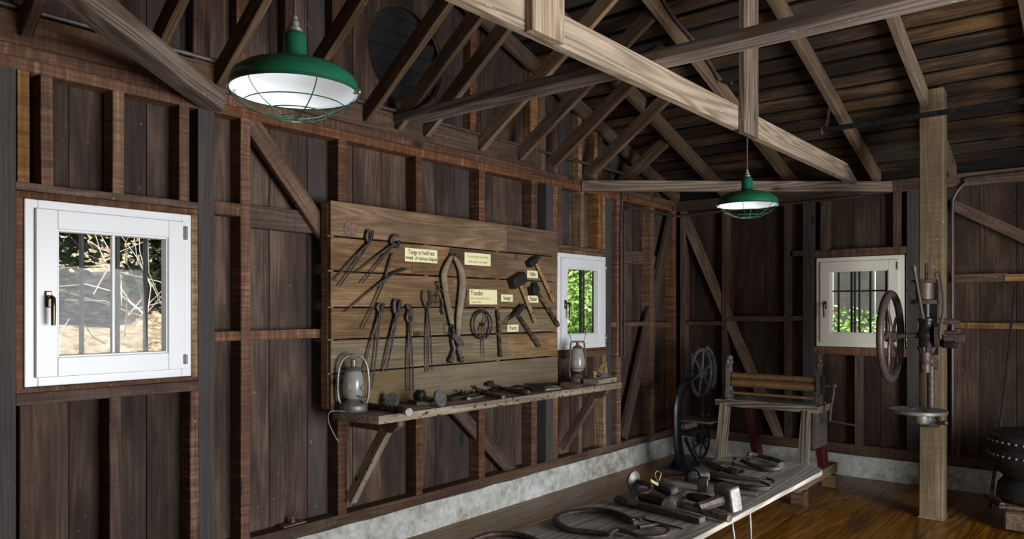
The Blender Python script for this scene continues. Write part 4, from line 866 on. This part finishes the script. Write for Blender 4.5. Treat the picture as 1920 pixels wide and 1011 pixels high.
# ------------------------------------------------------------------ trestle table and the tools on it
ZT = .75
tb = thing('table', 'long grey plank table with rounded corners on hairpin legs', 'table', (2.7, 1.44, 0))
def rr(x0, x1, y0, y1, r, n=6):
    out = []
    for cx, cy, a0 in ((x1-r, y1-r, 0), (x0+.02, y1-.02, PI/2), (x0+.02, y0+.02, PI), (x1-r, y0+r, 1.5*PI)):
        q = r if cx == x1-r else .02
        for i in range(n+1): a = a0+PI/2*i/n; out.append((cx+q*math.cos(a), cy+q*math.sin(a)))
    return out
pl_ = rr(1.25, 3.985, 1.178, 1.715, .15)
mb = MB(); mb.prism(pl_, Matrix.Translation((0, 0, ZT-.021)), .021); bmesh.ops.bevel(mb.bm, geom=[e for e in mb.bm.edges if abs(e.verts[0].co.z-e.verts[1].co.z) < 1e-5], offset=.003, segments=1, affect='EDGES')
tp = mb.build('tabletop', M['table'], tb, angle=25)
for x in (1.62, 3.06):
    for y in (1.27, 1.62):
        s_ = 1 if y > 1.4 else -1; mb = MB()
        mb.tube([(x-.10, y, ZT-.03), (x-.012, y+s_*.06, .02), (x, y+s_*.065, .006), (x+.012, y+s_*.06, .02), (x+.10, y, ZT-.03)], .0055, 8)
        mb.box((x, y, ZT-.025), (.24, .05, .005)); mb.build('leg', M['tin'], tb)
TGRP = 'forge tools laid out on the table'
def T(px, py, h=0): return onZ(px, py, ZT+h)
def tc(cx, cy, h=0): return T(880+cx/2.8235, 830+cy/2.8235, h)       # points measured on an enlarged view of the table
def ttool(name, label, cat, parts, grp=TGRP):
    allp = [v for _, _, m_ in parts for v in [x.co for x in m_.bm.verts]]
    c = (sum(v.x for v in allp)/len(allp), sum(v.y for v in allp)/len(allp), ZT)
    if len(parts) == 1: return props(parts[0][2].build(name, M[parts[0][1]]), label, cat, grp)
    t = thing(name, label, cat, c, grp)
    for n_, m, mbx in parts: mbx.build(n_, M[m], t)
    return t
def path(pts, r, h=None, k=5, flat=1.0, n=8):
    rs = r if isinstance(r, list) else [r]*len(pts); hs = h if isinstance(h, list) else [h if h is not None else max(rs)*flat]*len(pts)
    m_ = MB(); m_.tube(spline([tc(a, b, hh) for (a, b), hh in zip(pts, hs)], k), interp(rs, k), n, flat=flat, flatdir=(0, 0, 1)); return m_
ttool('large_caliper', 'big pear shaped double caliper loop nearest the front of the table', 'caliper', [
    ('arm', 'iron', path([(882, 425), (850, 410), (760, 375), (680, 360), (600, 362), (520, 375), (462, 400), (470, 430), (520, 458), (600, 470), (690, 480), (745, 492)], [.012, .016, .014, .014, .014, .015, .016, .015, .014, .014, .013, .010], flat=.7)),
    ('inner_arm', 'iron2', path([(870, 408), (790, 372), (700, 352), (600, 352)], [.006, .011, .011, .009], .03, flat=.6))])
ttool('small_caliper', 'small curved caliper with crossing legs beside the big loop', 'caliper', [
    ('arm', 'iron', path([(742, 505), (745, 478), (790, 462), (850, 478), (900, 495), (970, 500), (1035, 490), (1058, 462), (1040, 442)], [.008, .011, .012, .011, .009, .009, .010, .010, .006], .016, flat=.8)),
    ('inner_arm', 'iron', path([(895, 448), (950, 440), (1000, 436), (1045, 445)], [.011, .011, .009, .007], .013, flat=.8))])
ttool('caliper', 'curved caliper cut off by the bottom edge of the photo', 'caliper', [('arm', 'iron', path([(-40, 540), (40, 508), (110, 488), (200, 484), (270, 490), (340, 512), (380, 535)], [.008, .011, .013, .013, .013, .012, .01], flat=.8))])
ttool('scriber', 'thin straight scriber with a hooked end', 'scriber', [('rod', 'iron2', path([(938, 392), (920, 392), (920, 402), (940, 412), (1030, 434), (1130, 457)], [.003, .004, .005, .0045, .0045, .003], .007))])
mb = MB(); mb.bar(tc(850, 318, .014), tc(1235, 412, .014), .034, .024, bev=.004, w1=.040, h1=.026)
mh = MB(); mh.tube([tc(785, 300, .02), tc(808, 306, .022), tc(850, 318, .02), tc(890, 330, .016)], [.020, .024, .022, .016], 10, flat=.8, flatdir=(0, 0, 1)); mh.bar(tc(870, 312, .02), tc(882, 296, .03), .02, .016, bev=.003)
ttool('heavy_flat_bar_wrench', 'heavy wrench with a flat square ended bar handle along the table edge', 'wrench', [('bar', 'brownpaint', mb), ('jaw', 'iron', mh)])
mb = MB(); mb.tube([tc(1085, 320, .03), tc(1200, 355, .022), tc(1330, 392, .018), tc(1378, 404, .018)], [.013, .015, .017, .018], 10, flat=.8, flatdir=(0, 0, 1))
mh = MB(); mh.tube([tc(1052, 336, .028), tc(1062, 325, .028), tc(1085, 305, .03), tc(1110, 285, .03), tc(1150, 274, .03)], [.027, .030, .020, .016, .019], 12)
ttool('cross_peen_hammer', 'round faced hammer with a dark wooden handle pointing to the table edge', 'hammer', [('handle', 'handledark', mb), ('head', 'iron_lt', mh)])
md = MB(); cdk = tc(880, 205, .045); axd = (tc(905, 212, .04)-tc(870, 205, .04)).normalized(); md.lathe([(0, -.012), (.036, -.012), (.044, -.004), (.044, .004), (.03, .012), (.012, .016), (0, .016)], cdk-axd*.01, axd, 24)
ms = MB(); ms.tube(spline([cdk, tc(915, 212, .045), tc(955, 228, .045), tc(966, 240, .035), tc(945, 262, .02), tc(905, 272, .02), tc(905, 290, .018)], 4), interp([.010, .011, .010, .010, .010, .010, .010], 4), 8)
mg = MB(); mg.tube([tc(908, 290, .02), tc(930, 296, .022), tc(975, 305, .022), tc(1010, 313, .022), tc(1028, 318, .02)], [.013, .020, .022, .020, .012], 12)
ttool('bit_brace', 'carpenter brace with a round pad standing up and a black swelling grip', 'brace', [('pad', 'iron_lt', md), ('crank', 'iron', ms), ('grip', 'leather', mg)])
mg = MB(); mg.tube([tc(1160, 285, .025), tc(1200, 292, .026), tc(1245, 303, .026), tc(1270, 310, .026), tc(1290, 316, .026)], [.016, .019, .022, .022, .020], 12)
ms = MB(); ms.tube([tc(1286, 316, .02), tc(1330, 328, .012), tc(1380, 342, .008)], [.006, .005, .003], 6); ms.tube(spline([tc(1165, 285, .025), tc(1140, 272, .03), tc(1118, 285, .03), tc(1100, 300, .03)], 4), .012, 8)
ttool('gimlet', 'rusty barrel handled gimlet with a thin spike, in front of the square faced sledge', 'gimlet', [('grip', 'iron', mg), ('spike', 'iron2', ms)])
cs = tc(1368, 290, .058); a1 = (tc(1368, 270, .04)-tc(1250, 285, .04)).normalized(); a1.z = .18; a1.normalize()
mh = MB(); fr_, _ = frame(cs-a1, cs+a1); rot = fr_.to_3x3(); mh.box(cs, (.055, .10, .10), rot, .006)
mn = MB(); mn.tube([cs-a1*.02, cs-a1*.06, cs-a1*.11, cs-a1*.15], [.028, .022, .019, .022], 8)
mh2 = mh; ttool('sledge_flatter', 'square faced flatter standing tilted, its pale face turned to the table end', 'hammer', [('face_block', 'iron_lt', mh2), ('neck', 'iron', mn)])
mh = MB(); mh.bar(tc(985, 215, .032), tc(1030, 240, .032), .045, .05, bev=.008); mh.bar(tc(1030, 238, .032), tc(1085, 262, .028), .05, .05, bev=.01, w1=.055, h1=.045)
mt = MB(); mt.prism([(0, 0), (.055, 0), (.055, .035), (0, .035)], Matrix.Translation(tc(1000, 232, .062)) @ Matrix.Rotation(.5, 4, 'Z') @ Matrix.Rotation(.5, 4, 'X'), .0008); mt.tube(spline([tc(1000, 215, .06), tc(985, 180, .06), tc(985, 160, .05), tc(1000, 152, .04), tc(1015, 165, .05), tc(1005, 200, .06)], 4), .0018, 5)
ttool('tagged_wedge_head', 'blunt wedge head with a yellow paper tag and string', 'hammer head', [('head', 'iron', mh), ('paper_tag', 'paper', mt)])
ttool('ribbed_long_bar', 'long ribbed bar with a looped end lying through the iron saddle', 'bar', [
    ('bar', 'iron', path([(985, 152), (1060, 158), (1140, 164), (1230, 160), (1330, 175), (1450, 190), (1540, 200)], [.013, .015, .014, .013, .013, .012, .010], .03)),
    ('loop', 'iron2', path([(1535, 196), (1570, 190), (1605, 200), (1612, 215), (1590, 225), (1560, 215), (1540, 205)], .006, .022, k=4))])
mb = MB()
s0, s1 = tc(1140, 205, 0), tc(1215, 225, 0); dx = (s1-s0); dx.z = 0; ux = dx.normalized(); uy = Vector((-ux.y, ux.x, 0))
prof = [(0, 0), (0, .045), (.012, .066), (.045, .074), (.085, .066), (.10, .045), (.10, 0), (.088, 0), (.088, .04), (.075, .055), (.045, .061), (.02, .055), (.012, .04), (.012, 0)]
Ms = Matrix(((ux.x, 0, uy.x, s0.x), (ux.y, 0, uy.y, s0.y), (0, 1, 0, ZT), (0, 0, 0, 1)))
mb.prism(prof, Ms, .06); props(mb.build('iron_saddle', M['iron2'], angle=50), 'bent iron saddle straddling the long ribbed bar', 'bracket', TGRP)
cq = tc(1238, 262, 0); mb = MB(); mb.box((cq.x, cq.y, ZT+.033), (.036, .045, .066), Matrix.Rotation(.3, 3, 'Z'), .004); props(mb.build('iron_block', M['iron2']), 'small upright iron block beside the saddle', 'block', TGRP)
ttool('long_tongs', 'slim closed tongs lying behind the sledge, tips to the table edge', 'tongs', [
    ('half', 'iron2', path([(1235, 182), (1300, 195), (1400, 222), (1500, 240), (1600, 240)], [.007, .008, .007, .012, .005], .010)),
    ('half', 'iron', path([(1238, 190), (1310, 215), (1400, 228), (1500, 246), (1590, 248)], [.006, .007, .007, .009, .004], .012))])
ttool('short_round_bar', 'short round bar poking out past the square faced sledge', 'bar', [('bar', 'iron_lt', path([(1400, 262), (1460, 268), (1525, 274)], .011, .011, k=2))])
ttool('pincers', 'long pincers with a square notched mouth at the back of the table', 'pincers', [
    ('half', 'iron2', path([(1215, 103), (1260, 108), (1300, 118), (1340, 140), (1380, 152), (1420, 158)], [.006, .010, .011, .013, .013, .01], .018)),
    ('half', 'iron', path([(1225, 112), (1290, 132), (1330, 140), (1370, 138), (1420, 150), (1450, 150), (1452, 165)], [.005, .009, .012, .012, .011, .010, .007], .014))])
ttool('ice_tongs', 'pair of horseshoe curved ice tongs with turned up ends, nearest the rounded table end', 'tongs', [
    ('arm', 'iron', path([(1402, 118), (1408, 92), (1440, 95), (1500, 122), (1560, 138), (1620, 142), (1665, 130), (1668, 112)], [.010, .013, .011, .012, .013, .013, .013, .011], [.004, .035, .02, .016, .016, .016, .016, .02])),
    ('arm', 'iron', path([(1480, 92), (1482, 62), (1520, 68), (1580, 82), (1640, 100), (1668, 115)], [.010, .013, .011, .012, .012, .011], [.004, .035, .02, .016, .016, .022])),
    ('hub', 'iron_lt', (lambda m_: m_.cyl(tc(1655, 120, .01), tc(1655, 120, .035), .016, n=12))(MB()))])

# ------------------------------------------------------------------ post drill on the timber post
dx_, dy_ = 6.10, 1.135
ZD = lambda py: 1.55+(582-py)*.00386
dr = thing('post_drill', 'hand cranked iron drill with gears and a big flywheel bolted to the post', 'drill', (6.2, 1.135, .72))
def DP(px, py, X=dx_): return onX(px, py, X)
mb = MB(); mb.bar((6.252, dy_, 1.22), (6.252, dy_, 1.76), .10, .016, up=(1, 0, 0), bev=.004); mb.box((6.19, dy_, 1.62), (.13, .06, .04), bev=.006); mb.box((6.19, dy_, 1.28), (.13, .07, .05), bev=.006); mb.build('back_plate', M['blackiron'], dr)
mb = MB(); mb.lathe([(0, 1.272), (.04, 1.272), (.05, 1.29), (.05, 1.34), (.058, 1.35), (.058, 1.40), (.048, 1.41), (.048, 1.47), (.058, 1.475), (.058, 1.49), (.03, 1.50), (.03, 1.60), (0, 1.60)], (dx_, dy_, 0), n=24)
mb.bar((dx_+.04, dy_, 1.42), (6.25, dy_, 1.46), .05, .09, bev=.008); mb.build('body', M['blackiron'], dr, angle=50)
mb = MB(); mb.lathe([(0, 1.595), (.088, 1.595), (.095, 1.605), (.088, 1.622), (.058, 1.63), (.060, 1.66), (.064, 1.745), (.082, 1.75), (.088, 1.762), (.082, 1.772), (.0, 1.775)], (dx_, dy_+.01, 0), n=28); mb.build('feed_drum', M['brownpaint'], dr, angle=50)
mb = MB(); mb.tube([(dx_, dy_, 1.77), (dx_, dy_, 1.89)], .011, 8); mb.build('feed_screw', M['iron2'], dr)
for py in (529, 567):
    p_ = DP(1711, py, 6.06); mb = MB(); mb.tube([(p_.x, p_.y, p_.z), (dx_-.02, dy_+.07, p_.z)], .011, 8); mb.ball(p_, .013); mb.build('lug', M['brownpaint'], dr)
mb = MB(); a, b = DP(1713, 497, 6.0), DP(1731, 598, 6.02); mb.tube([a, a.lerp(b, .06), a.lerp(b, .12), a.lerp(b, .3), a.lerp(b, .97), b], [.014, .021, .013, .010, .013, .016], 10); mb.build('lever', M['brownpaint'], dr)
mb = MB(); mb.tube(spline([DP(1757, 520, 6.05), DP(1755, 514, 6.05), DP(1762, 512, 6.05), DP(1766, 535, 6.05), DP(1769, 560, 6.05), DP(1768, 590, 6.05), DP(1763, 615, 6.04), DP(1763, 636, 6.04)], 4), .009, 8); mb.build('pawl_arm', M['brownpaint'], dr)
mb = MB(); hub = Vector((dx_, 1.371, 1.356)); mb.cyl(hub, (dx_, dy_+.04, 1.37), .02, n=12); mb.cyl((dx_, dy_, 1.365), (dx_, .92, 1.352), .017, n=12); mb.build('shaft', M['iron'], dr)
def gear(c, r, w, ax, n=28, tooth=.006, name='gear', parent=dr, mat='iron'):
    mb = MB(); q = Vector((0, 0, 1)).rotation_difference(Vector(ax)); c = Vector(c); bm = mb.bm; R_ = []
    for z in (-w/2, w/2): R_.append([bm.verts.new(c+q @ Vector(((r+(tooth if (k//2) % 2 else 0))*math.cos(2*PI*k/(2*n)), (r+(tooth if (k//2) % 2 else 0))*math.sin(2*PI*k/(2*n)), z))) for k in range(2*n)])
    for k in range(2*n): bm.faces.new((R_[0][k], R_[0][(k+1) % (2*n)], R_[1][(k+1) % (2*n)], R_[1][k]))
    bm.faces.new(R_[0][::-1]); bm.faces.new(R_[1]); return mb.build(name, M[mat], parent, angle=30)
gear((dx_-.005, 1.062, 1.37), .080, .02, (0, 1, 0), 34, name='spur_gear')
gear((dx_, .985, 1.365), .036, .07, (0, 1, 0), 14, .007, name='pinion')
mb = MB(); mb.cyl((dx_, .95, 1.352), (dx_, .895, 1.352), .036, n=16); mb.cyl((dx_-.034, .92, 1.352), (dx_-.04, .92, 1.352), .009, n=8); mb.build('crank_socket', M['brownpaint'], dr)
mb = MB(); mb.cyl((dx_+.01, 1.06, 1.47), (dx_+.01, .95, 1.47), .022, n=12); mb.cyl((dx_+.01, .95, 1.47), (dx_+.01, .925, 1.47), .013, n=10); mb.build('upper_arbor', M['brownpaint'], dr)
mb = MB(); mb.box((dx_, .985, 1.30), (.05, .08, .04), bev=.006); mb.bar((dx_+.05, 1.02, 1.30), (6.25, 1.09, 1.34), .04, .05, bev=.006); mb.build('gear_bracket', M['blackiron'], dr)
mb = MB(); bm = mb.bm; nn = 24; A = []; 
for rr_, z in ((.040, 1.245), (.058, 1.285)): A.append([bm.verts.new((dx_+(rr_+(.006 if (k//2) % 2 else 0))*math.cos(PI*k/nn), dy_+(rr_+(.006 if (k//2) % 2 else 0))*math.sin(PI*k/nn), z)) for k in range(2*nn)])
for k in range(2*nn): bm.faces.new((A[0][k], A[0][(k+1) % (2*nn)], A[1][(k+1) % (2*nn)], A[1][k]))
bm.faces.new(A[0][::-1]); bm.faces.new(A[1]); mb.build('bevel_gear', M['iron'], dr, angle=30)
mb = MB(); mb.lathe([(0, 1.10), (.032, 1.10), (.034, 1.11), (.034, 1.16), (.030, 1.17), (.036, 1.18), (.036, 1.245), (0, 1.246)], (dx_, dy_+.005, 0), n=20); mb.cyl((dx_-.02, dy_+.012, 1.145), (dx_-.04, dy_+.012, 1.145), .011, n=8); mb.bar((dx_+.03, dy_-.02, 1.20), (6.25, dy_-.04, 1.14), .03, .07, bev=.005); mb.build('chuck', M['brownpaint'], dr, angle=50)
mb = MB(); mb.tube([(6.185, 1.122, .78), (6.185, 1.122, 1.22)], .026, 12); mb.build('column', M['iron'], dr)
# flywheel
mb = MB(); mb.ring(hub, .316, .029, (0, 1, 0), 56, 10, flat=.9); fw = mb.build('flywheel', M['brownpaint'], dr); fw['label'] = 'big spoked handwheel in front of the cream window'
for i in range(5):
    a = 2*PI*i/5+.35; mb = MB(); pts = []
    for rr_, da in ((.03, -.15), (.09, .05), (.16, .28), (.23, .30), (.305, .12)): pts.append(hub+Vector((rr_*math.cos(a+da), 0, rr_*math.sin(a+da))))
    mb.tube(spline(pts, 4), interp([.026, .022, .017, .015, .019], 4), 8, flat=.6, flatdir=(0, 1, 0)); mb.build('spoke', M['brownpaint'], fw)
mb = MB(); mb.cyl(hub+Vector((0, .035, 0)), hub+Vector((0, -.04, 0)), .042, n=20); mb.cyl(hub+Vector((0, .035, 0)), hub+Vector((0, .045, 0)), .02, n=12); mb.build('hub', M['brownpaint'], fw)
# drill table
dt = thing('drill_table', 'round slotted iron drill table clamped low on the post', 'table', (5.99, 1.165, .73))
mb = MB(); cdt = (5.985, 1.168, 0); mb.lathe([(0, .814), (.17, .814), (.188, .818), (.190, .838), (.186, .842), (.045, .842), (.043, .838), (0, .838)], cdt, n=48); mb.build('plate', M['iron_lt'], dt, angle=35)
for i in range(4):
    a = PI/2*i+.6; mb = MB(); u = Vector((math.cos(a), math.sin(a), 0)); c0 = Vector((cdt[0], cdt[1], .8426)); mb.bar(c0+u*.07, c0+u*.165, .014, .0016); mb.build('slot', M['ink'], dt)
mb = MB(); mb.lathe([(0, .74), (.045, .74), (.05, .75), (.05, .812), (0, .813)], (6.02, 1.15, 0), n=20); mb.box((6.13, 1.13, .77), (.20, .07, .05), bev=.008); mb.build('arm', M['tin'], dt)
mb = MB(); mb.box((6.20, 1.13, .735), (.10, .13, .075), bev=.01); mb.cyl((6.15, 1.07, .735), (6.13, 1.03, .74), .012, n=8); mb.ball((6.13, 1.02, .742), .02); mb.tube([(6.15, 1.07, .75), (6.12, 1.05, .80)], .006, 6); mb.build('clamp', M['iron'], dt)

# ------------------------------------------------------------------ slip roll on its A-frame bench
SX = 6.34
M['sheet'] = plain('bright_sheet_steel', (.55, .56, .57), .25, .8, nscale=12, noise_amt=.15, bump=.02)
bn = thing('roller_bench', 'trestle bench with splayed legs, two painted red, carrying the slip roll', 'bench', (6.35, 2.36, 0))
ZB = .775
abox('bench_top', M['bench'], 6.20, 6.56, 1.93, 2.80, ZB-.055, ZB, bn, 'y', .006)
abox('metal_sheet', M['sheet'], 6.19, 6.56, 1.97, 2.70, ZB, ZB+.006, bn, 'y', .002)
for y, m, xt, xb in ((2.73, 'bench', 6.25, 6.10), (2.03, 'bench', 6.25, 6.12), (2.62, 'redleg', 6.52, 6.80), (2.05, 'redleg', 6.52, 6.78)):
    board('leg', M[m], (xt, y, ZB-.05), (xb, y, .115 if (m != 'x' and y < 2.3) else .0), .055, .125, bn, up=(1, 0, 0))
abox('skid', M['rafter_dark'], 5.98, 6.98, 2.00, 2.07, .115, .20, bn, 'x', .005)
abox('foot_block', M['rafter_dark'], 6.02, 6.13, 1.98, 2.08, 0, .113, bn, 'y', .005); abox('foot_block', M['rafter_dark'], 6.80, 6.92, 1.98, 2.08, 0, .113, bn, 'y', .005)
abox('side_board', M['gray'], 6.26, 6.56, 1.965, 1.99, .42, .72, bn, 'x', .004)
sr = thing('slip_roll', 'sheet metal slip roll with long brown rollers between two iron end frames', 'machine', (SX, 2.36, ZB))
def end_frame(y, tall, m):
    mb = MB()
    mb.prism([(-.05, 0), (.08, 0), (.07, .05), (.045, .08), (.05, .12), (.045, .22), (.035, .30), (-.03, .30), (-.04, .22), (-.035, .10), (-.045, .06)], Matrix(((1, 0, 0, SX-.02), (0, 0, 1, y-.015), (0, 1, 0, ZB+.006), (0, 0, 0, 1))), .03)
    mb.tube(spline([(SX-.01, y, ZB+.28), (SX-.03, y, ZB+.30), (SX-.045, y, ZB+.33), (SX-.02, y, ZB+.35), (SX+.02, y, ZB+.345), (SX+.04, y, ZB+.31)], 3), .014, 8)
    for x in (SX-.025, SX+.025): mb.tube([(x, y, ZB+.27), (x, y, ZB+tall)], .008, 8)
    mb.box((SX, y, ZB+tall), (.085, .028, .012), bev=.003); mb.box((SX, y, ZB+tall-.04), (.06, .022, .010), bev=.003); mb.ball((SX, y, ZB+.36), .022)
    return mb.build('end_frame', M[m], sr)
end_frame(2.725, .36, 'iron_lt'); end_frame(1.955, .41, 'iron')
for x, z, r, m in ((SX-.02, ZB+.205, .026, 'brightroll'), (SX-.015, ZB+.142, .036, 'brightroll'), (SX-.05, ZB+.055, .013, 'brightroll')):
    mb = MB(); mb.tube([(x, 2.72, z), (x, 2.69, z), (x, 2.69, z), (x, 1.99, z), (x, 1.99, z), (x, 1.95, z)], [r*.6, r*.6, r, r, r*.6, r*.6], 24); mb.build('roller', M[m], sr)
gear((SX-.02, 1.925, ZB+.205), .036, .02, (0, 1, 0), 16, .006, 'drive_gear', sr, 'iron2'); gear((SX-.015, 1.925, ZB+.13), .036, .02, (0, 1, 0), 16, .006, 'drive_gear', sr, 'iron2')
mb = MB(); mb.cyl((SX, 1.95, ZB+.16), (SX, 1.84, ZB+.16), .016, n=10); mb.tube(spline([(SX, 1.85, ZB+.17), (SX-.01, 1.845, ZB+.10), (SX-.02, 1.86, ZB), (SX-.02, 1.87, ZB-.12)], 4), .010, 8); mb.ball((SX, 1.845, ZB+.165), .025); mb.tube([(SX-.02, 1.87, ZB-.12), (SX-.02, 1.66, ZB-.14)], .008, 8); mb.build('crank', M['iron'], sr)

# ------------------------------------------------------------------ band saw in the corner
bs = thing('band_saw', 'small cast iron band saw with a spoked upper wheel in the far corner', 'saw', (6.75, 3.28, 0))
YS = 3.28
mb = MB(); mb.tube(spline([(6.60, YS, .02), (6.50, YS, .12), (6.44, YS, .30), (6.42, YS, .50), (6.43, YS, .68), (6.52, YS, .80), (6.66, YS, .86), (6.84, YS, .93)], 5), interp([.09, .075, .06, .055, .055, .055, .05, .035], 5), 10, flat=.6, flatdir=(0, 1, 0)); mb.build('frame_arm', M['blackiron'], bs)
def spoked(c, R_, r, ns, name, m='blackiron'):
    c = Vector(c); mb = MB(); mb.ring(c, R_, r, (0, 1, 0), 44, 8, flat=.9)
    o = mb.build(name, M[m], bs)
    for i in range(ns):
        a = 2*PI*i/ns+.3; mb = MB(); mb.tube([c+Vector((.02*math.cos(a), -.005, .02*math.sin(a))), c+Vector((.6*R_*math.cos(a), -.003, .6*R_*math.sin(a))), c+Vector((R_*.97*math.cos(a), 0, R_*.97*math.sin(a)))], [.017, .010, .012], 8); mb.build('spoke', M[m], o)
    mb = MB(); mb.cyl(c+Vector((0, .05, 0)), c-Vector((0, .05, 0)), .03, n=14); mb.build('hub', M[m], o); return o
M['bluegrey'] = plain('worn_blue_grey_iron', (.15, .175, .20), .35, .5, nscale=20, noise_amt=.35, bump=.15)
spoked((6.90, YS-.02, .935), .226, .019, 6, 'upper_wheel', 'bluegrey'); spoked((6.90, YS-.02, .27), .175, .014, 6, 'lower_wheel', 'blackiron')
mb = MB(); mb.ring((6.90, YS-.05, .935), .250, .020, (0, 1, 0), 24, 6, a0=-1.3, a1=.7); mb.build('wheel_guard', M['bluegrey'], bs)
mb = MB(); mb.box((6.88, YS-.04, .475), (.38, .34, .02), bev=.004); mb.box((6.68, YS, .44), (.26, .06, .05), bev=.006); mb.build('table', M['tin'], bs)
mb = MB(); mb.tube([(6.66, YS-.03, .86), (6.66, YS-.03, 1.12)], .010, 8); mb.lathe([(0, 0), (.035, 0), (.035, .012), (0, .013)], (6.66, YS-.03, 1.12), n=16); mb.box((6.66, YS-.03, .93), (.05, .05, .09), bev=.005); mb.build('tension_screw', M['iron2'], bs)
mb = MB(); mb.tube([(6.86, YS-.05, .50), (6.86, YS-.05, .80)], .006, 6); mb.ball((6.94, YS-.07, .52), .032); mb.box((6.86, YS-.05, .53), (.05, .04, .05), bev=.005); mb.box((6.86, YS-.05, .72), (.04, .04, .06), bev=.005); mb.build('blade_guide', M['iron2'], bs)
for s1_ in (-1, 1):
    mb = MB(); mb.tube(spline([(6.54, YS+.03*s1_, .34), (6.60, YS+.08*s1_, .18), (6.66, YS+.17*s1_, .03)], 4), [.022]*8+[.026], 8, flat=.6, flatdir=(1, 0, 0)); mb.build('leg', M['blackiron'], bs)
mb = MB(); mb.box((6.72, YS, .015), (.60, .44, .03), bev=.006); mb.build('base', M['blackiron'], bs)

# ------------------------------------------------------------------ bellows blower at the right edge and the leaning rod
bc = Vector((6.62, .47, 0))
be = thing('round_bellows', 'round black leather bellows with studded bands at the right edge', 'bellows', bc)
mb = MB(); mb.lathe([(0, .16), (.27, .16), (.30, .19), (.29, .28), (.25, .33), (.31, .40), (.34, .46), (.345, .50), (.34, .53), (.33, .55), (.345, .57), (.35, .61), (.345, .64), (.31, .662), (.0, .668)], bc, n=48); mb.build('body', M['leather'], be, angle=50)
n_st = 44
base_me = None
for zz, rr_ in ((.505, .347), (.605, .351)):
    for k in range(n_st):
        a = 2*PI*k/n_st; p_ = bc+Vector((rr_*math.cos(a), rr_*math.sin(a), zz))
        if base_me is None:
            mb = MB(); mb.ball(p_, .0105, n=8); o = mb.build('stud_nail', M['iron_lt'], be); base_me = o
            cen = p_-bc
            for v in base_me.data.vertices: v.co = v.co-cen
            o.location = cen
        else:
            if math.cos(a-math.atan2(-.47, -6.62)) < -.15: continue
            o = base_me.copy(); C.objects.link(o); o.parent = be; o.location = p_-bc
mb = MB(); mb.box((bc.x, bc.y, .08), (.78, .42, .14), bev=.015); mb.box((bc.x, bc.y, .15), (.6, .5, .03), bev=.006); mb.build('wooden_base', M['rafter_dark'], be)
mb = MB(); mb.tube([(6.35, .70, .16), (6.55, .80, .15), (6.86, .86, .10)], .02, 8); mb.build('pedal_arm', M['iron2'], be)
t = thing('pull_rod', 'thin iron pull rod hanging from the back wall rail down to the bellows pedal', 'rod', (7.0, .8, .1))
a, b = onX(1903, 540, 7.38), onZ(1856, 952, .10)
mb = MB(); mb.tube([a, a.lerp(b, .5)+Vector((0, -.01, 0)), b], [.008, .010, .012], 8); mb.build('rod', M['iron2'], t)
mb = MB(); mb.ring(a+Vector((0, -.01, .02)), .022, .007, (1, 0, 0), 16, 6); mb.build('eye', M['iron2'], t)
mb = MB(); k0 = Vector((2.62, 3.85, .272)); mb.box(k0+Vector((0, 0, .006)), (.16, .06, .012), bev=.002); mb.cyl(k0+Vector((0, 0, .012)), k0+Vector((0, 0, .05)), .009, n=8); mb.cyl(k0+Vector((0, 0, .018)), k0+Vector((0, 0, .032)), .018, n=6)
props(mb.build('anchor_plate', M['rusttin']), 'rusty bolted anchor plate on the sill at the lower left', 'plate')
